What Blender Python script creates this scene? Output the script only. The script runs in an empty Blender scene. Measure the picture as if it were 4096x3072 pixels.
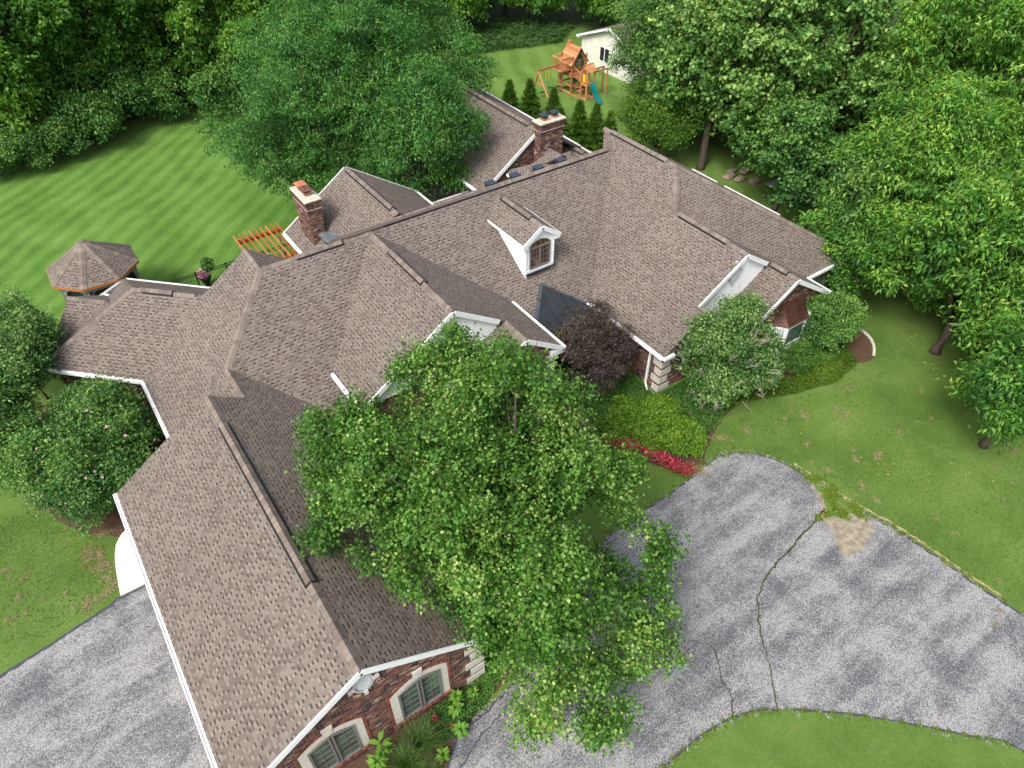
import bpy, math, random
import numpy as np
from mathutils import Vector, Matrix

# ---------------------------------------------------------------- camera, sky, sun, exposure
S = bpy.context.scene
COL = S.collection
CAM = Vector((0.0, 0.0, 22.3))
PITCH = 43.2
cd = bpy.data.cameras.new("camera"); cam = bpy.data.objects.new("camera", cd); COL.objects.link(cam)
cam.location = CAM
cam.rotation_euler = (math.radians(90 - PITCH), 0, math.radians(-35))
cd.sensor_width = 36.0; cd.lens = 36.0 * 2840 / 4096; cd.clip_start = 0.5; cd.clip_end = 1500
S.camera = cam
w = bpy.data.worlds.new("World"); S.world = w; w.use_nodes = True
nt = w.node_tree; nt.nodes.clear()
out = nt.nodes.new("ShaderNodeOutputWorld"); bg = nt.nodes.new("ShaderNodeBackground"); sky = nt.nodes.new("ShaderNodeTexSky")
sky.sky_type = 'NISHITA'; sky.sun_disc = False
SUN_EL, SUN_AZ = 50.0, 203.0        # azimuth counter-clockwise from +X, direction the light comes from
sky.sun_elevation = math.radians(SUN_EL); sky.sun_rotation = math.radians(90 - SUN_AZ)
sky.air_density = 1.0; sky.dust_density = 4.0; sky.ozone_density = 1.0
bg.inputs[1].default_value = 0.14
hs = nt.nodes.new('ShaderNodeHueSaturation'); hs.inputs['Saturation'].default_value = .45; nt.links.new(sky.outputs[0], hs.inputs['Color']); nt.links.new(hs.outputs[0], bg.inputs[0]); nt.links.new(bg.outputs[0], out.inputs[0])
sl = bpy.data.lights.new("sun", 'SUN'); sl.energy = 1.5; sl.angle = math.radians(16); sl.color = (1.0, 0.96, 0.9)
so = bpy.data.objects.new("sun", sl); COL.objects.link(so); so.location = (0, 0, 60)
_d = Vector((math.cos(math.radians(SUN_EL)) * math.cos(math.radians(SUN_AZ)), math.cos(math.radians(SUN_EL)) * math.sin(math.radians(SUN_AZ)), math.sin(math.radians(SUN_EL))))
so.rotation_euler = _d.to_track_quat('Z', 'Y').to_euler()
S.view_settings.view_transform = 'Standard'; S.view_settings.look = 'None'; S.view_settings.gamma = 1; S.view_settings.exposure = 0.98
S.view_settings.use_curve_mapping = False
S.cycles.use_denoising = True
S.cycles.max_bounces = 6; S.cycles.diffuse_bounces = 3; S.cycles.transmission_bounces = 3; S.cycles.transparent_max_bounces = 6

# ---------------------------------------------------------------- helpers
R = random.Random(7)
def rng(seed): return np.random.default_rng(seed)
def tag(o, label=None, cat=None, group=None, kind=None):
    if label: o["label"] = label
    if cat: o["category"] = cat
    if group: o["group"] = group
    if kind: o["kind"] = kind
    return o
def empty(name, loc=(0, 0, 0), rz=0.0):
    o = bpy.data.objects.new(name, None); COL.objects.link(o); o.location = loc; o.rotation_euler = (0, 0, rz); o.empty_display_size = .3
    return o
def link(name, me, parent=None):
    o = bpy.data.objects.new(name, me); COL.objects.link(o)
    if parent is not None:
        o.parent = parent
        if MWI.get(parent.name) is not None: o.matrix_parent_inverse = MWI[parent.name]
    return o
MWI = {}
def setinv(o, loc=(0, 0, 0), rz=0.0):
    MWI[o.name] = (Matrix.Translation(loc) @ Matrix.Rotation(rz, 4, 'Z')).inverted()
def worldempty(name, loc, rz=0.0):      # an empty at the base; its children are written in world coordinates
    o = empty(name, loc, rz); setinv(o, loc, rz); return o

class Acc:                              # gathers polygons with one tone value each
    def __init__(s): s.v = []; s.f = []; s.t = []
    def face(s, pts, tone=.5):
        b = len(s.v); s.v.extend([tuple(p) for p in pts]); s.f.append(tuple(range(b, b + len(pts)))); s.t.append(tone)
    def box(s, c, x, y, z, tone=.5):   # centre and three half vectors
        c = Vector(c); x = Vector(x); y = Vector(y); z = Vector(z); b = len(s.v)
        for i in (-1, 1):
            for j in (-1, 1):
                for k in (-1, 1): s.v.append(tuple(c + x * i + y * j + z * k))
        for q in ((0, 1, 3, 2), (4, 6, 7, 5), (0, 4, 5, 1), (2, 3, 7, 6), (0, 2, 6, 4), (1, 5, 7, 3)):
            s.f.append(tuple(b + i for i in q)); s.t.append(tone)
    def aabox(s, x0, x1, y0, y1, z0, z1, tone=.5):
        s.box(((x0 + x1) / 2, (y0 + y1) / 2, (z0 + z1) / 2), ((x1 - x0) / 2, 0, 0), (0, (y1 - y0) / 2, 0), (0, 0, (z1 - z0) / 2), tone)
    def beam(s, p0, p1, wd, ht, tone=.5, up=(0, 0, 1)):
        p0 = Vector(p0); p1 = Vector(p1); a = (p1 - p0); L = a.length
        if L < 1e-6: return
        a /= L; n = a.cross(Vector(up))
        if n.length < 1e-4: n = a.cross(Vector((1, 0, 0)))
        n.normalize(); u = n.cross(a)
        s.box((p0 + p1) / 2, a * L / 2, n * wd / 2, u * ht / 2, tone)
    def tube(s, pts, rad, n=7, tone=.5, cap=True):
        pts = [Vector(p) for p in pts]; rings = []
        for i, p in enumerate(pts):
            a = (pts[min(i + 1, len(pts) - 1)] - pts[max(i - 1, 0)]).normalized()
            q = a.cross(Vector((0, 0, 1)))
            if q.length < .05: q = a.cross(Vector((1, 0, 0)))
            q.normalize(); r2 = a.cross(q); rr = rad[i] if hasattr(rad, '__len__') else rad
            b = len(s.v); rings.append(b)
            for k in range(n):
                t = 2 * math.pi * k / n; s.v.append(tuple(p + (q * math.cos(t) + r2 * math.sin(t)) * rr))
        for i in range(len(pts) - 1):
            for k in range(n):
                s.f.append((rings[i] + k, rings[i] + (k + 1) % n, rings[i + 1] + (k + 1) % n, rings[i + 1] + k)); s.t.append(tone)
        if cap:
            s.f.append(tuple(rings[0] + k for k in range(n))[::-1]); s.t.append(tone)
            s.f.append(tuple(rings[-1] + k for k in range(n))); s.t.append(tone)
    def lathe(s, c, prof, n=16, tone=.5):
        rings = []
        for r_, z_ in prof:
            b = len(s.v); rings.append(b)
            for k in range(n): s.v.append((c[0] + r_ * math.cos(2 * math.pi * k / n), c[1] + r_ * math.sin(2 * math.pi * k / n), c[2] + z_))
        for i in range(len(prof) - 1):
            for k in range(n): s.f.append((rings[i] + k, rings[i] + (k + 1) % n, rings[i + 1] + (k + 1) % n, rings[i + 1] + k)); s.t.append(tone)
        s.f.append(tuple(rings[-1] + k for k in range(n))); s.t.append(tone)
    def mesh(s, name, mat, smooth=False):
        me = bpy.data.meshes.new(name); me.from_pydata(s.v, [], s.f)
        at = me.attributes.new("tone", 'FLOAT', 'FACE'); at.data.foreach_set("value", np.array(s.t, dtype=np.float32))
        me.materials.append(mat)
        if smooth: me.polygons.foreach_set("use_smooth", [True] * len(me.polygons))
        me.update(); return me
    def obj(s, name, mat, parent=None, smooth=False): return link(name, s.mesh(name, mat, smooth), parent)

def clip(poly, a, b, c):                # keep a*x+b*y<=c
    o = []; n = len(poly)
    for i in range(n):
        p = poly[i]; q = poly[(i + 1) % n]; dp = a * p[0] + b * p[1] - c; dq = a * q[0] + b * q[1] - c
        if dp <= 0: o.append(p)
        if (dp < 0 < dq) or (dq < 0 < dp):
            t = dp / (dp - dq); o.append((p[0] + (q[0] - p[0]) * t, p[1] + (q[1] - p[1]) * t))
    return o
def ccw(poly):
    A = sum(poly[i][0] * poly[(i + 1) % len(poly)][1] - poly[(i + 1) % len(poly)][0] * poly[i][1] for i in range(len(poly)))
    return list(poly) if A > 0 else list(poly)[::-1]
def clip_convex(poly, cv):
    for i in range(len(cv)):
        p = cv[i]; q = cv[(i + 1) % len(cv)]; a = q[1] - p[1]; b = -(q[0] - p[0])
        poly = clip(poly, a, b, a * p[0] + b * p[1])
        if len(poly) < 3: return []
    return poly
def inside(pt, poly):
    r_ = False; n = len(poly); j = n - 1
    for i in range(n):
        if (poly[i][1] > pt[1]) != (poly[j][1] > pt[1]) and pt[0] < (poly[j][0] - poly[i][0]) * (pt[1] - poly[i][1]) / (poly[j][1] - poly[i][1]) + poly[i][0]: r_ = not r_
        j = i
    return r_
class Frame:
    def __init__(s, o, x, y):
        s.o = Vector(o); s.x = Vector(x).normalized(); s.y = Vector(y).normalized(); s.n = s.x.cross(s.y).normalized()
    def w(s, x, y, h=0.0): return s.o + s.x * x + s.y * y + s.n * h
    def l(s, p): d = Vector(p) - s.o; return (d.dot(s.x), d.dot(s.y))
    def mat(s, x, y, h=0.0):
        m = Matrix((s.x, s.y, s.n)).transposed().to_4x4(); m.translation = s.w(x, y, h); return m
def slab(acc, fr, poly, hf, base=-.01, tone=.5):
    top = [fr.w(x, y, hf(x, y)) for x, y in poly]; acc.face(top, tone)
    bot = [fr.w(x, y, base) for x, y in poly]; n = len(poly)
    for i in range(n): acc.face([bot[i], bot[(i + 1) % n], top[(i + 1) % n], top[i]], tone)

FWD = Vector((math.cos(math.radians(55)) * math.cos(math.radians(PITCH)), math.sin(math.radians(55)) * math.cos(math.radians(PITCH)), -math.sin(math.radians(PITCH))))
RGT = Vector((math.cos(math.radians(-35)), math.sin(math.radians(-35)), 0)); DWN = FWD.cross(RGT)
def near_in_view(p):                    # distance used only to choose which pieces become objects of their own
    d = Vector(p) - CAM; z = d.dot(FWD)
    x = d.dot(RGT) / z * 2840; y = d.dot(DWN) / z * 2840
    return d.length if abs(x) < 1990 and abs(y) < 1480 else 1e6 + d.length

# ---------------------------------------------------------------- materials
def newmat(name):
    m = bpy.data.materials.new(name); m.use_nodes = True
    t = m.node_tree; b = t.nodes["Principled BSDF"]; return m, t, b
def N(t, kind, **kw):
    n = t.nodes.new(kind)
    for k, v in kw.items():
        if k in n.inputs: n.inputs[k].default_value = v
        else: setattr(n, k, v)
    return n
def ramp(t, stops, interp='LINEAR'):
    r_ = t.nodes.new("ShaderNodeValToRGB"); r_.color_ramp.interpolation = interp; e = r_.color_ramp.elements
    while len(e) < len(stops): e.new(.5)
    for i, (p, c) in enumerate(stops): e[i].position = p; e[i].color = (*c, 1)
    return r_
def objcoord(t): return t.nodes.new("ShaderNodeTexCoord").outputs["Object"]
def worldpos(t): return t.nodes.new("ShaderNodeNewGeometry").outputs["Position"]
def bumpit(t, b, h, s, d=.02):
    bp = N(t, "ShaderNodeBump"); bp.inputs["Strength"].default_value = s; bp.inputs["Distance"].default_value = d
    t.links.new(h, bp.inputs["Height"]); t.links.new(bp.outputs[0], b.inputs["Normal"]); return bp
def tone_mat(name, stops, rough=.85, nscale=60., namt=.25, bump=.3, big=0.0, bigscale=.35, spec=.3):
    m, t, b = newmat(name)
    a = N(t, "ShaderNodeAttribute", attribute_name="tone")
    r_ = ramp(t, stops); t.links.new(a.outputs["Fac"], r_.inputs[0])
    no = N(t, "ShaderNodeTexNoise", Scale=nscale, Detail=3.); t.links.new(worldpos(t), no.inputs["Vector"])
    mr = N(t, "ShaderNodeMapRange"); t.links.new(no.outputs[0], mr.inputs[0])
    mr.inputs[1].default_value = .3; mr.inputs[2].default_value = .7; mr.inputs[3].default_value = 1 - namt; mr.inputs[4].default_value = 1 + namt
    mx = N(t, "ShaderNodeMix", data_type='RGBA', blend_type='MULTIPLY'); mx.inputs[0].default_value = 1
    t.links.new(r_.outputs[0], mx.inputs[6]); t.links.new(mr.outputs[0], mx.inputs[7]); colr = mx.outputs[2]
    if big:
        n2 = N(t, "ShaderNodeTexNoise", Scale=bigscale, Detail=4.); t.links.new(worldpos(t), n2.inputs["Vector"])
        m2 = N(t, "ShaderNodeMapRange"); t.links.new(n2.outputs[0], m2.inputs[0])
        m2.inputs[1].default_value = .3; m2.inputs[2].default_value = .7; m2.inputs[3].default_value = 1 - big; m2.inputs[4].default_value = 1 + big
        m3 = N(t, "ShaderNodeMix", data_type='RGBA', blend_type='MULTIPLY'); m3.inputs[0].default_value = 1
        t.links.new(colr, m3.inputs[6]); t.links.new(m2.outputs[0], m3.inputs[7]); colr = m3.outputs[2]
    t.links.new(colr, b.inputs["Base Color"]); b.inputs["Roughness"].default_value = rough; b.inputs["Specular IOR Level"].default_value = spec
    if bump: bumpit(t, b, no.outputs[0], bump, .01)
    return m
def flat_mat(name, c, rough=.6, metal=0., nscale=12., namt=.1, bump=.1, spec=.4):
    m = tone_mat(name, [(0, c), (1, c)], rough, nscale, namt, bump, spec=spec)
    m.node_tree.nodes["Principled BSDF"].inputs["Metallic"].default_value = metal; return m
def leaf_mat(name, stops, trans=.3, rough=.5, spec=.35):
    m, t, b = newmat(name)
    a = N(t, "ShaderNodeAttribute", attribute_name="tone"); r_ = ramp(t, stops); t.links.new(a.outputs["Fac"], r_.inputs[0])
    b.inputs["Roughness"].default_value = rough; b.inputs["Specular IOR Level"].default_value = spec
    t.links.new(r_.outputs[0], b.inputs["Base Color"])
    tr = N(t, "ShaderNodeBsdfTranslucent"); mx = N(t, "ShaderNodeMixShader"); mx.inputs[0].default_value = trans
    hs = N(t, "ShaderNodeHueSaturation", Hue=.485, Saturation=1.1, Value=1.5); t.links.new(r_.outputs[0], hs.inputs["Color"]); t.links.new(hs.outputs[0], tr.inputs[0])
    t.links.new(b.outputs[0], mx.inputs[1]); t.links.new(tr.outputs[0], mx.inputs[2]); t.links.new(mx.outputs[0], t.nodes["Material Output"].inputs[0])
    return m
M = {}
M['shingle'] = tone_mat("asphalt_shingle", [(0, (.040, .032, .031)), (.14, (.070, .055, .050)), (.15, (.118, .094, .084)), (.35, (.148, .120, .106)), (.36, (.152, .127, .110)), (.6, (.178, .152, .130)), (.8, (.215, .180, .145)), (1, (.250, .202, .152))], .95, 190., .16, .35, .07, .35, .15)
M['cap'] = tone_mat("ridge_shingle", [(0, (.135, .108, .096)), (1, (.215, .178, .150))], .95, 190., .2, .3, .06, .6, .15)
M['brick'] = tone_mat("clay_brick", [(0, (.030, .022, .026)), (.25, (.060, .036, .038)), (.45, (.125, .058, .048)), (.65, (.19, .085, .06)), (.85, (.23, .14, .095)), (1, (.32, .25, .19))], .9, 45., .3, .4)
M['ventgrey'] = flat_mat('grey_vent', (.40, .42, .43), .5)
M['galv2'] = flat_mat('grey_flashing', (.09, .10, .11), .4, .4, 3, .2, .02)
M['mortar'] = flat_mat("lime_mortar", (.55, .50, .43), .95, 0, 60, .2)
M['red_brick'] = tone_mat("red_rowlock_brick", [(0, (.10, .03, .022)), (1, (.30, .10, .06))], .9, 45., .25, .4)
M['white'] = flat_mat("white_paint", (.74, .76, .76), .45, 0, 3., .05, .03)
M['gutter'] = flat_mat("white_aluminium", (.82, .83, .82), .35, 0, 2., .04, .0)
M['stone'] = flat_mat("limestone", (.52, .50, .44), .85, 0, 8., .12, .2)
M['black'] = flat_mat("black_metal", (.012, .013, .015), .5, .0, 10., .1, .0)
M['vent'] = flat_mat("black_vent_plastic", (.006, .006, .007), .8)
M['bluebox'] = flat_mat("dark_box_vent", (.025, .035, .055), .4)
M['seam'] = flat_mat("charcoal_standing_seam", (.030, .036, .042), .42, .3, 1.2, .25, .02)
M['galv'] = flat_mat("galvanised_flashing", (.30, .38, .40), .35, .6, 2.5, .25, .05)
M['copper'] = flat_mat("aged_copper", (.085, .040, .028), .45, .5, 2.0, .4, .03)
M['rust'] = flat_mat("rusty_cap", (.13, .055, .04), .7, .2, 9., .35, .1)
M['clay'] = flat_mat("terracotta", (.36, .13, .07), .8, 0, 20., .2)
M['crown'] = flat_mat("mortar_crown", (.50, .45, .36), .95, 0, 7., .4, .5)
M['cedar'] = tone_mat("stained_cedar", [(0, (.30, .085, .022)), (1, (.50, .19, .06))], .6, 25., .25, .2)
M['playwood'] = tone_mat("play_set_timber", [(0, (.34, .13, .055)), (1, (.56, .27, .12))], .7, 20., .2, .2)
M['frame'] = flat_mat("taupe_window_frame", (.16, .145, .14), .5)
M['slide'] = flat_mat("green_slide_plastic", (.004, .16, .16), .25, 0, 3, .05, 0)
M['yellow'] = flat_mat("yellow_plastic", (.75, .50, .01), .4)
M['green_plastic'] = flat_mat("dark_green_plastic", (.005, .06, .04), .4)
M['grey'] = flat_mat("grey_lattice", (.30, .29, .27), .7)
M['bark'] = tone_mat("bark", [(0, (.045, .032, .025)), (1, (.13, .10, .08))], .95, 25., .4, .8)
M['twig'] = flat_mat("bare_twig", (.34, .29, .25), .9, 0, 20, .2)
M['concrete'] = flat_mat("pale_concrete", (.62, .60, .54), .9, 0, 2.2, .10, .1)
M['rock'] = flat_mat("garden_rock", (.24, .19, .14), .95, 0, 5., .35, .6)
M['screen'] = flat_mat("porch_screen", (.012, .014, .015), .6)
def glass_mat():
    m, t, b = newmat("window_glass"); b.inputs["Base Color"].default_value = (.03, .045, .04, 1); b.inputs["Roughness"].default_value = .04
    b.inputs["Specular IOR Level"].default_value = .9
    no = N(t, "ShaderNodeTexNoise", Scale=1.6, Detail=4.); t.links.new(worldpos(t), no.inputs["Vector"])
    r_ = ramp(t, [(.3, (.02, .03, .026)), (.7, (.10, .16, .12))]); t.links.new(no.outputs[0], r_.inputs[0]); t.links.new(r_.outputs[0], b.inputs["Base Color"]); return m
M['glass'] = glass_mat()
def glass2():
    m, t, b = newmat("dormer_glass"); b.inputs["Roughness"].default_value = .05; b.inputs["Specular IOR Level"].default_value = .7
    no = N(t, "ShaderNodeTexNoise", Scale=3., Detail=3.); t.links.new(worldpos(t), no.inputs["Vector"])
    r_ = ramp(t, [(.35, (.02, .010, .006)), (.6, (.11, .05, .022)), (.75, (.2, .15, .10))]); t.links.new(no.outputs[0], r_.inputs[0]); t.links.new(r_.outputs[0], b.inputs["Base Color"]); return m
M['glass_warm'] = glass2()

def grass_mat(name, stripe=None, dry=.5, base=((.055, .115, .018), (.115, .200, .038), (.20, .28, .075))):
    m, t, b = newmat(name); P = worldpos(t)
    n1 = N(t, "ShaderNodeTexNoise", Scale=.35, Detail=6., Roughness=.65); t.links.new(P, n1.inputs["Vector"])
    n2 = N(t, "ShaderNodeTexNoise", Scale=9., Detail=5., Roughness=.75); t.links.new(P, n2.inputs["Vector"])
    n3 = N(t, "ShaderNodeTexNoise", Scale=38., Detail=3., Roughness=.8); t.links.new(P, n3.inputs["Vector"])
    add = N(t, "ShaderNodeMath", operation='ADD'); m1 = N(t, "ShaderNodeMath", operation='MULTIPLY'); m1.inputs[1].default_value = .55
    m2 = N(t, "ShaderNodeMath", operation='MULTIPLY'); m2.inputs[1].default_value = .3; m3 = N(t, "ShaderNodeMath", operation='MULTIPLY'); m3.inputs[1].default_value = .45
    t.links.new(n1.outputs[0], m1.inputs[0]); t.links.new(n2.outputs[0], m2.inputs[0]); t.links.new(n3.outputs[0], m3.inputs[0])
    t.links.new(m1.outputs[0], add.inputs[0]); t.links.new(m2.outputs[0], add.inputs[1])
    ad2 = N(t, "ShaderNodeMath", operation='ADD'); t.links.new(add.outputs[0], ad2.inputs[0]); t.links.new(m3.outputs[0], ad2.inputs[1])
    val = ad2.outputs[0]
    if stripe:
        ang, wl, amt = stripe
        mp = N(t, "ShaderNodeMapping"); mp.inputs["Rotation"].default_value = (0, 0, math.radians(-ang)); t.links.new(P, mp.inputs["Vector"])
        sp = N(t, "ShaderNodeSeparateXYZ"); t.links.new(mp.outputs[0], sp.inputs[0])
        wob = N(t, "ShaderNodeTexNoise", Scale=.12, Detail=2.); t.links.new(P, wob.inputs["Vector"])
        wm = N(t, "ShaderNodeMath", operation='MULTIPLY_ADD'); wm.inputs[1].default_value = wl * 1.6; t.links.new(wob.outputs[0], wm.inputs[0]); t.links.new(sp.outputs[1], wm.inputs[2])
        k = N(t, "ShaderNodeMath", operation='MULTIPLY'); k.inputs[1].default_value = 2 * math.pi / wl; t.links.new(wm.outputs[0], k.inputs[0])
        si = N(t, "ShaderNodeMath", operation='SINE'); t.links.new(k.outputs[0], si.inputs[0]); sh = N(t, 'ShaderNodeMath', operation='MULTIPLY'); sh.inputs[1].default_value = 1.9; t.links.new(si.outputs[0], sh.inputs[0]); cl_ = N(t, 'ShaderNodeClamp'); cl_.inputs['Min'].default_value = -1.0; t.links.new(sh.outputs[0], cl_.inputs['Value']); si = cl_
        sc = N(t, "ShaderNodeMath", operation='MULTIPLY_ADD'); sc.inputs[1].default_value = amt; t.links.new(si.outputs[0], sc.inputs[0]); t.links.new(val, sc.inputs[2]); val = sc.outputs[0]
    r_ = ramp(t, [(.46, base[0]), (.64, base[1]), (.84, base[2])]); t.links.new(val, r_.inputs[0]); colr = r_.outputs[0]
    if dry:
        d = N(t, "ShaderNodeTexNoise", Scale=.8, Detail=7., Roughness=.7); mpd = N(t, "ShaderNodeMapping"); mpd.inputs["Location"].default_value = (31, 7, 0); mpd.inputs["Scale"].default_value = (1, 1.7, 1)
        t.links.new(P, mpd.inputs["Vector"]); t.links.new(mpd.outputs[0], d.inputs["Vector"])
        dr = N(t, "ShaderNodeMapRange"); dr.inputs[1].default_value = .60; dr.inputs[2].default_value = .74; dr.inputs[4].default_value = dry; t.links.new(d.outputs[0], dr.inputs[0])
        mx = N(t, "ShaderNodeMix", data_type='RGBA'); t.links.new(dr.outputs[0], mx.inputs[0]); t.links.new(colr, mx.inputs[6]); mx.inputs[7].default_value = (.26, .21, .10, 1); colr = mx.outputs[2]
    t.links.new(colr, b.inputs["Base Color"]); b.inputs["Roughness"].default_value = .9; b.inputs["Specular IOR Level"].default_value = .15
    bumpit(t, b, n3.outputs[0], .9, .06); return m
M['lawn'] = grass_mat("mown_lawn", None, .5)
M['backlawn'] = grass_mat("striped_lawn", (44, 1.15, .05), .0, ((.055, .135, .018), (.105, .215, .036), (.17, .30, .065)))
M['yardlawn'] = grass_mat("yard_lawn", (63, 1.6, .05), .2, ((.07, .14, .022), (.125, .22, .045), (.18, .28, .07)))
M['mulch'] = flat_mat("bark_mulch", (.085, .045, .028), .95, 0, 30., .5, .9)
M['floor'] = flat_mat("forest_floor", (.028, .055, .016), .95, 0, 3., .5, .6)
def drive_mat(name, seed):
    m, t, b = newmat(name); P = worldpos(t)
    mp = N(t, "ShaderNodeMapping"); mp.inputs["Location"].default_value = (seed, seed * 2, 0); t.links.new(P, mp.inputs["Vector"])
    big = N(t, "ShaderNodeTexNoise", Scale=.6, Detail=8., Roughness=.68, Distortion=.9); t.links.new(mp.outputs[0], big.inputs["Vector"])
    st = N(t, "ShaderNodeMapping"); st.inputs["Scale"].default_value = (.35, 1.6, 1); st.inputs["Rotation"].default_value = (0, 0, math.radians(-35)); t.links.new(P, st.inputs["Vector"])
    strk = N(t, "ShaderNodeTexNoise", Scale=.8, Detail=5., Roughness=.6); t.links.new(st.outputs[0], strk.inputs["Vector"])
    f = N(t, "ShaderNodeTexNoise", Scale=26., Detail=2.0, Roughness=.7); t.links.new(P, f.inputs["Vector"])
    a1 = N(t, "ShaderNodeMath", operation='MULTIPLY_ADD'); a1.inputs[1].default_value = .60; t.links.new(big.outputs[0], a1.inputs[0])
    s1 = N(t, "ShaderNodeMath", operation='MULTIPLY'); s1.inputs[1].default_value = .65; t.links.new(strk.outputs[0], s1.inputs[0]); t.links.new(s1.outputs[0], a1.inputs[2])
    mr = N(t, "ShaderNodeMapRange"); mr.inputs[1].default_value = .50; mr.inputs[2].default_value = .70; mr.inputs[3].default_value = -.13; mr.inputs[4].default_value = .045; t.links.new(a1.outputs[0], mr.inputs[0])
    a2 = N(t, "ShaderNodeMath", operation='ADD'); t.links.new(f.outputs[0], a2.inputs[0]); t.links.new(mr.outputs[0], a2.inputs[1])
    r_ = ramp(t, [(.33, (.066, .069, .080)), (.47, (.165, .165, .170)), (.62, (.33, .326, .32))]); t.links.new(a2.outputs[0], r_.inputs[0])
    t.links.new(r_.outputs[0], b.inputs["Base Color"]); b.inputs["Roughness"].default_value = .85; b.inputs["Specular IOR Level"].default_value = .25
    bumpit(t, b, f.outputs[0], .5, .02); return m
M['drive'] = drive_mat("worn_asphalt", 3.); M['drive2'] = drive_mat("worn_asphalt_side", 13.)
M['sealer'] = flat_mat("dark_sealer", (.045, .05, .065), .7, 0, 20., .4, .3)
G = lambda *s_: [(i / (len(s_) - 1), c) for i, c in enumerate(s_)]
M['leaf_maple'] = leaf_mat("maple_leaf", G((0.028, 0.087, 0.010), (0.050, 0.143, 0.016), (0.084, 0.211, 0.025), (0.152, 0.301, 0.046), (0.341, 0.435, 0.127)), .28)
M['leaf_locust'] = leaf_mat("locust_leaf", G((0.025, 0.102, 0.018), (0.046, 0.160, 0.030), (0.078, 0.218, 0.041), (0.147, 0.301, 0.057)), .3)
M['leaf_tulip'] = leaf_mat("right_maple_leaf", G((0.034, 0.109, 0.021), (0.070, 0.179, 0.034), (0.132, 0.269, 0.055), (0.232, 0.384, 0.098), (0.372, 0.512, 0.149)), .3)
M['leaf_hick'] = leaf_mat("hickory_leaf", G((0.029, 0.108, 0.018), (0.058, 0.179, 0.025), (0.106, 0.261, 0.035), (0.185, 0.364, 0.053), (0.317, 0.473, 0.069)), .32)
M['leaf_wood'] = leaf_mat("woodland_leaf", G((0.035, 0.119, 0.017), (0.070, 0.196, 0.026), (0.131, 0.290, 0.038), (0.248, 0.419, 0.058)), .4)
M['leaf_shrub'] = leaf_mat("shrub_leaf", G((0.028, 0.092, 0.021), (0.053, 0.154, 0.030), (0.105, 0.237, 0.043), (0.202, 0.333, 0.067)), .22)
M['leaf_purple'] = leaf_mat("purple_leaf", G((.028, .018, .020), (.062, .042, .040), (.110, .078, .064), (.125, .125, .065)), .2)
M['leaf_dog'] = leaf_mat("dogwood_leaf", G((0.037, 0.116, 0.028), (0.077, 0.188, 0.041), (0.162, 0.286, 0.071), (0.347, 0.450, 0.161)), .3)
M['leaf_con'] = leaf_mat("arborvitae_leaf", G((.05, .12, .016), (.095, .20, .025), (.17, .28, .04)), .4)
M['leaf_lime'] = leaf_mat("lime_shrub_leaf", G((.06, .12, .010), (.12, .20, .015), (.20, .28, .03)), .3)
M['leaf_ivy'] = leaf_mat("ground_cover_leaf", G((0.020, 0.072, 0.014), (0.042, 0.126, 0.020), (0.087, 0.198, 0.028), (0.182, 0.288, 0.033)), .2)
M['leaf_yellow'] = leaf_mat("yellow_conifer_leaf", G((.05, .10, .01), (.09, .16, .015), (.15, .21, .02)), .2)
M['red_flower'] = leaf_mat("red_flower", G((.26, .012, .03), (.42, .03, .06), (.5, .10, .12)), .2)
M['pink_flower'] = leaf_mat("pink_flower", G((.65, .25, .36), (.75, .5, .62)), .2)
M['yellow_flower'] = leaf_mat("yellow_flower", G((.75, .45, .02), (.8, .6, .05)), .2)
M['ornamental'] = leaf_mat("ornamental_grass", G((.02, .07, .015), (.05, .12, .02), (.20, .26, .08)), .3)
M['meadow'] = leaf_mat("meadow_grass", G((.03, .085, .018), (.06, .14, .03), (.10, .19, .05)), .3)
M['leaf_lime2'] = leaf_mat('chartreuse_leaf', G((.065, .17, .014), (.13, .26, .02), (.24, .36, .04)), .35)
M['cream'] = flat_mat('cream_siding', (.62, .61, .54), .6, 0, 1.5, .08, .05)
# ---------------------------------------------------------------- the house
house = worldempty("brick_house", (10, 20, 0))
tag(house, "sprawling single storey brick house with many taupe shingled gables in the middle of the picture", "house")
ZR = 2.45
def roofframe(a, b, c):
    n = Vector((-a, -b, 1)).normalized(); gl = math.hypot(a, b); g = Vector((a / gl, b / gl, gl)).normalized()
    t = (ZR - c) / (gl * gl); o = Vector((a * t, b * t, ZR)); return Frame(o, g.cross(n), g)
PLANES = []      # (frame, convex pieces in plane coordinates)
def plane(abc, *pieces):
    a, b, c = abc; fr = roofframe(a, b, c); out = []
    for pc in pieces:
        out.append(ccw([fr.l((u, v, a * u + b * v + c)) for u, v in pc]))
    PLANES.append((fr, out)); return fr
def thr(axis, p, z, s):                 # plane through z at coordinate p rising with slope s along 'u' or 'v'
    return (s, 0, z - s * p) if axis == 'u' else (0, s, z - s * p)
# garage wing
GL = thr('u', -2.45, 2.45, .6565); GR = thr('u', 5.5, 2.45, -.6418)
plane(GL, [(-2.45, 8.7), (1.48, 8.7), (1.48, 20.68), (-2.45, 20.68)])
plane(GR, [(1.48, 8.7), (5.5, 8.7), (5.5, 19.82), (4.60, 20.68), (1.48, 20.68)], [(2.63, 20.68), (4.60, 20.68), (2.63, 22.59)])
# left body
L2 = thr('u', -.15, 2.45, .664)
plane(L2, [(-.15, 20.68), (2.63, 20.68), (2.63, 22.59), (-.15, 22.59)], [(-.15, 22.59), (2.63, 22.59), (5.45, 25.40), (5.45, 27.15), (-.15, 27.15)])
plane(thr('u', 5.45, 6.17, -.66), [(5.45, 25.4), (5.45, 27.15), (9.2, 27.15), (9.2, 25.4)])
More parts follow.
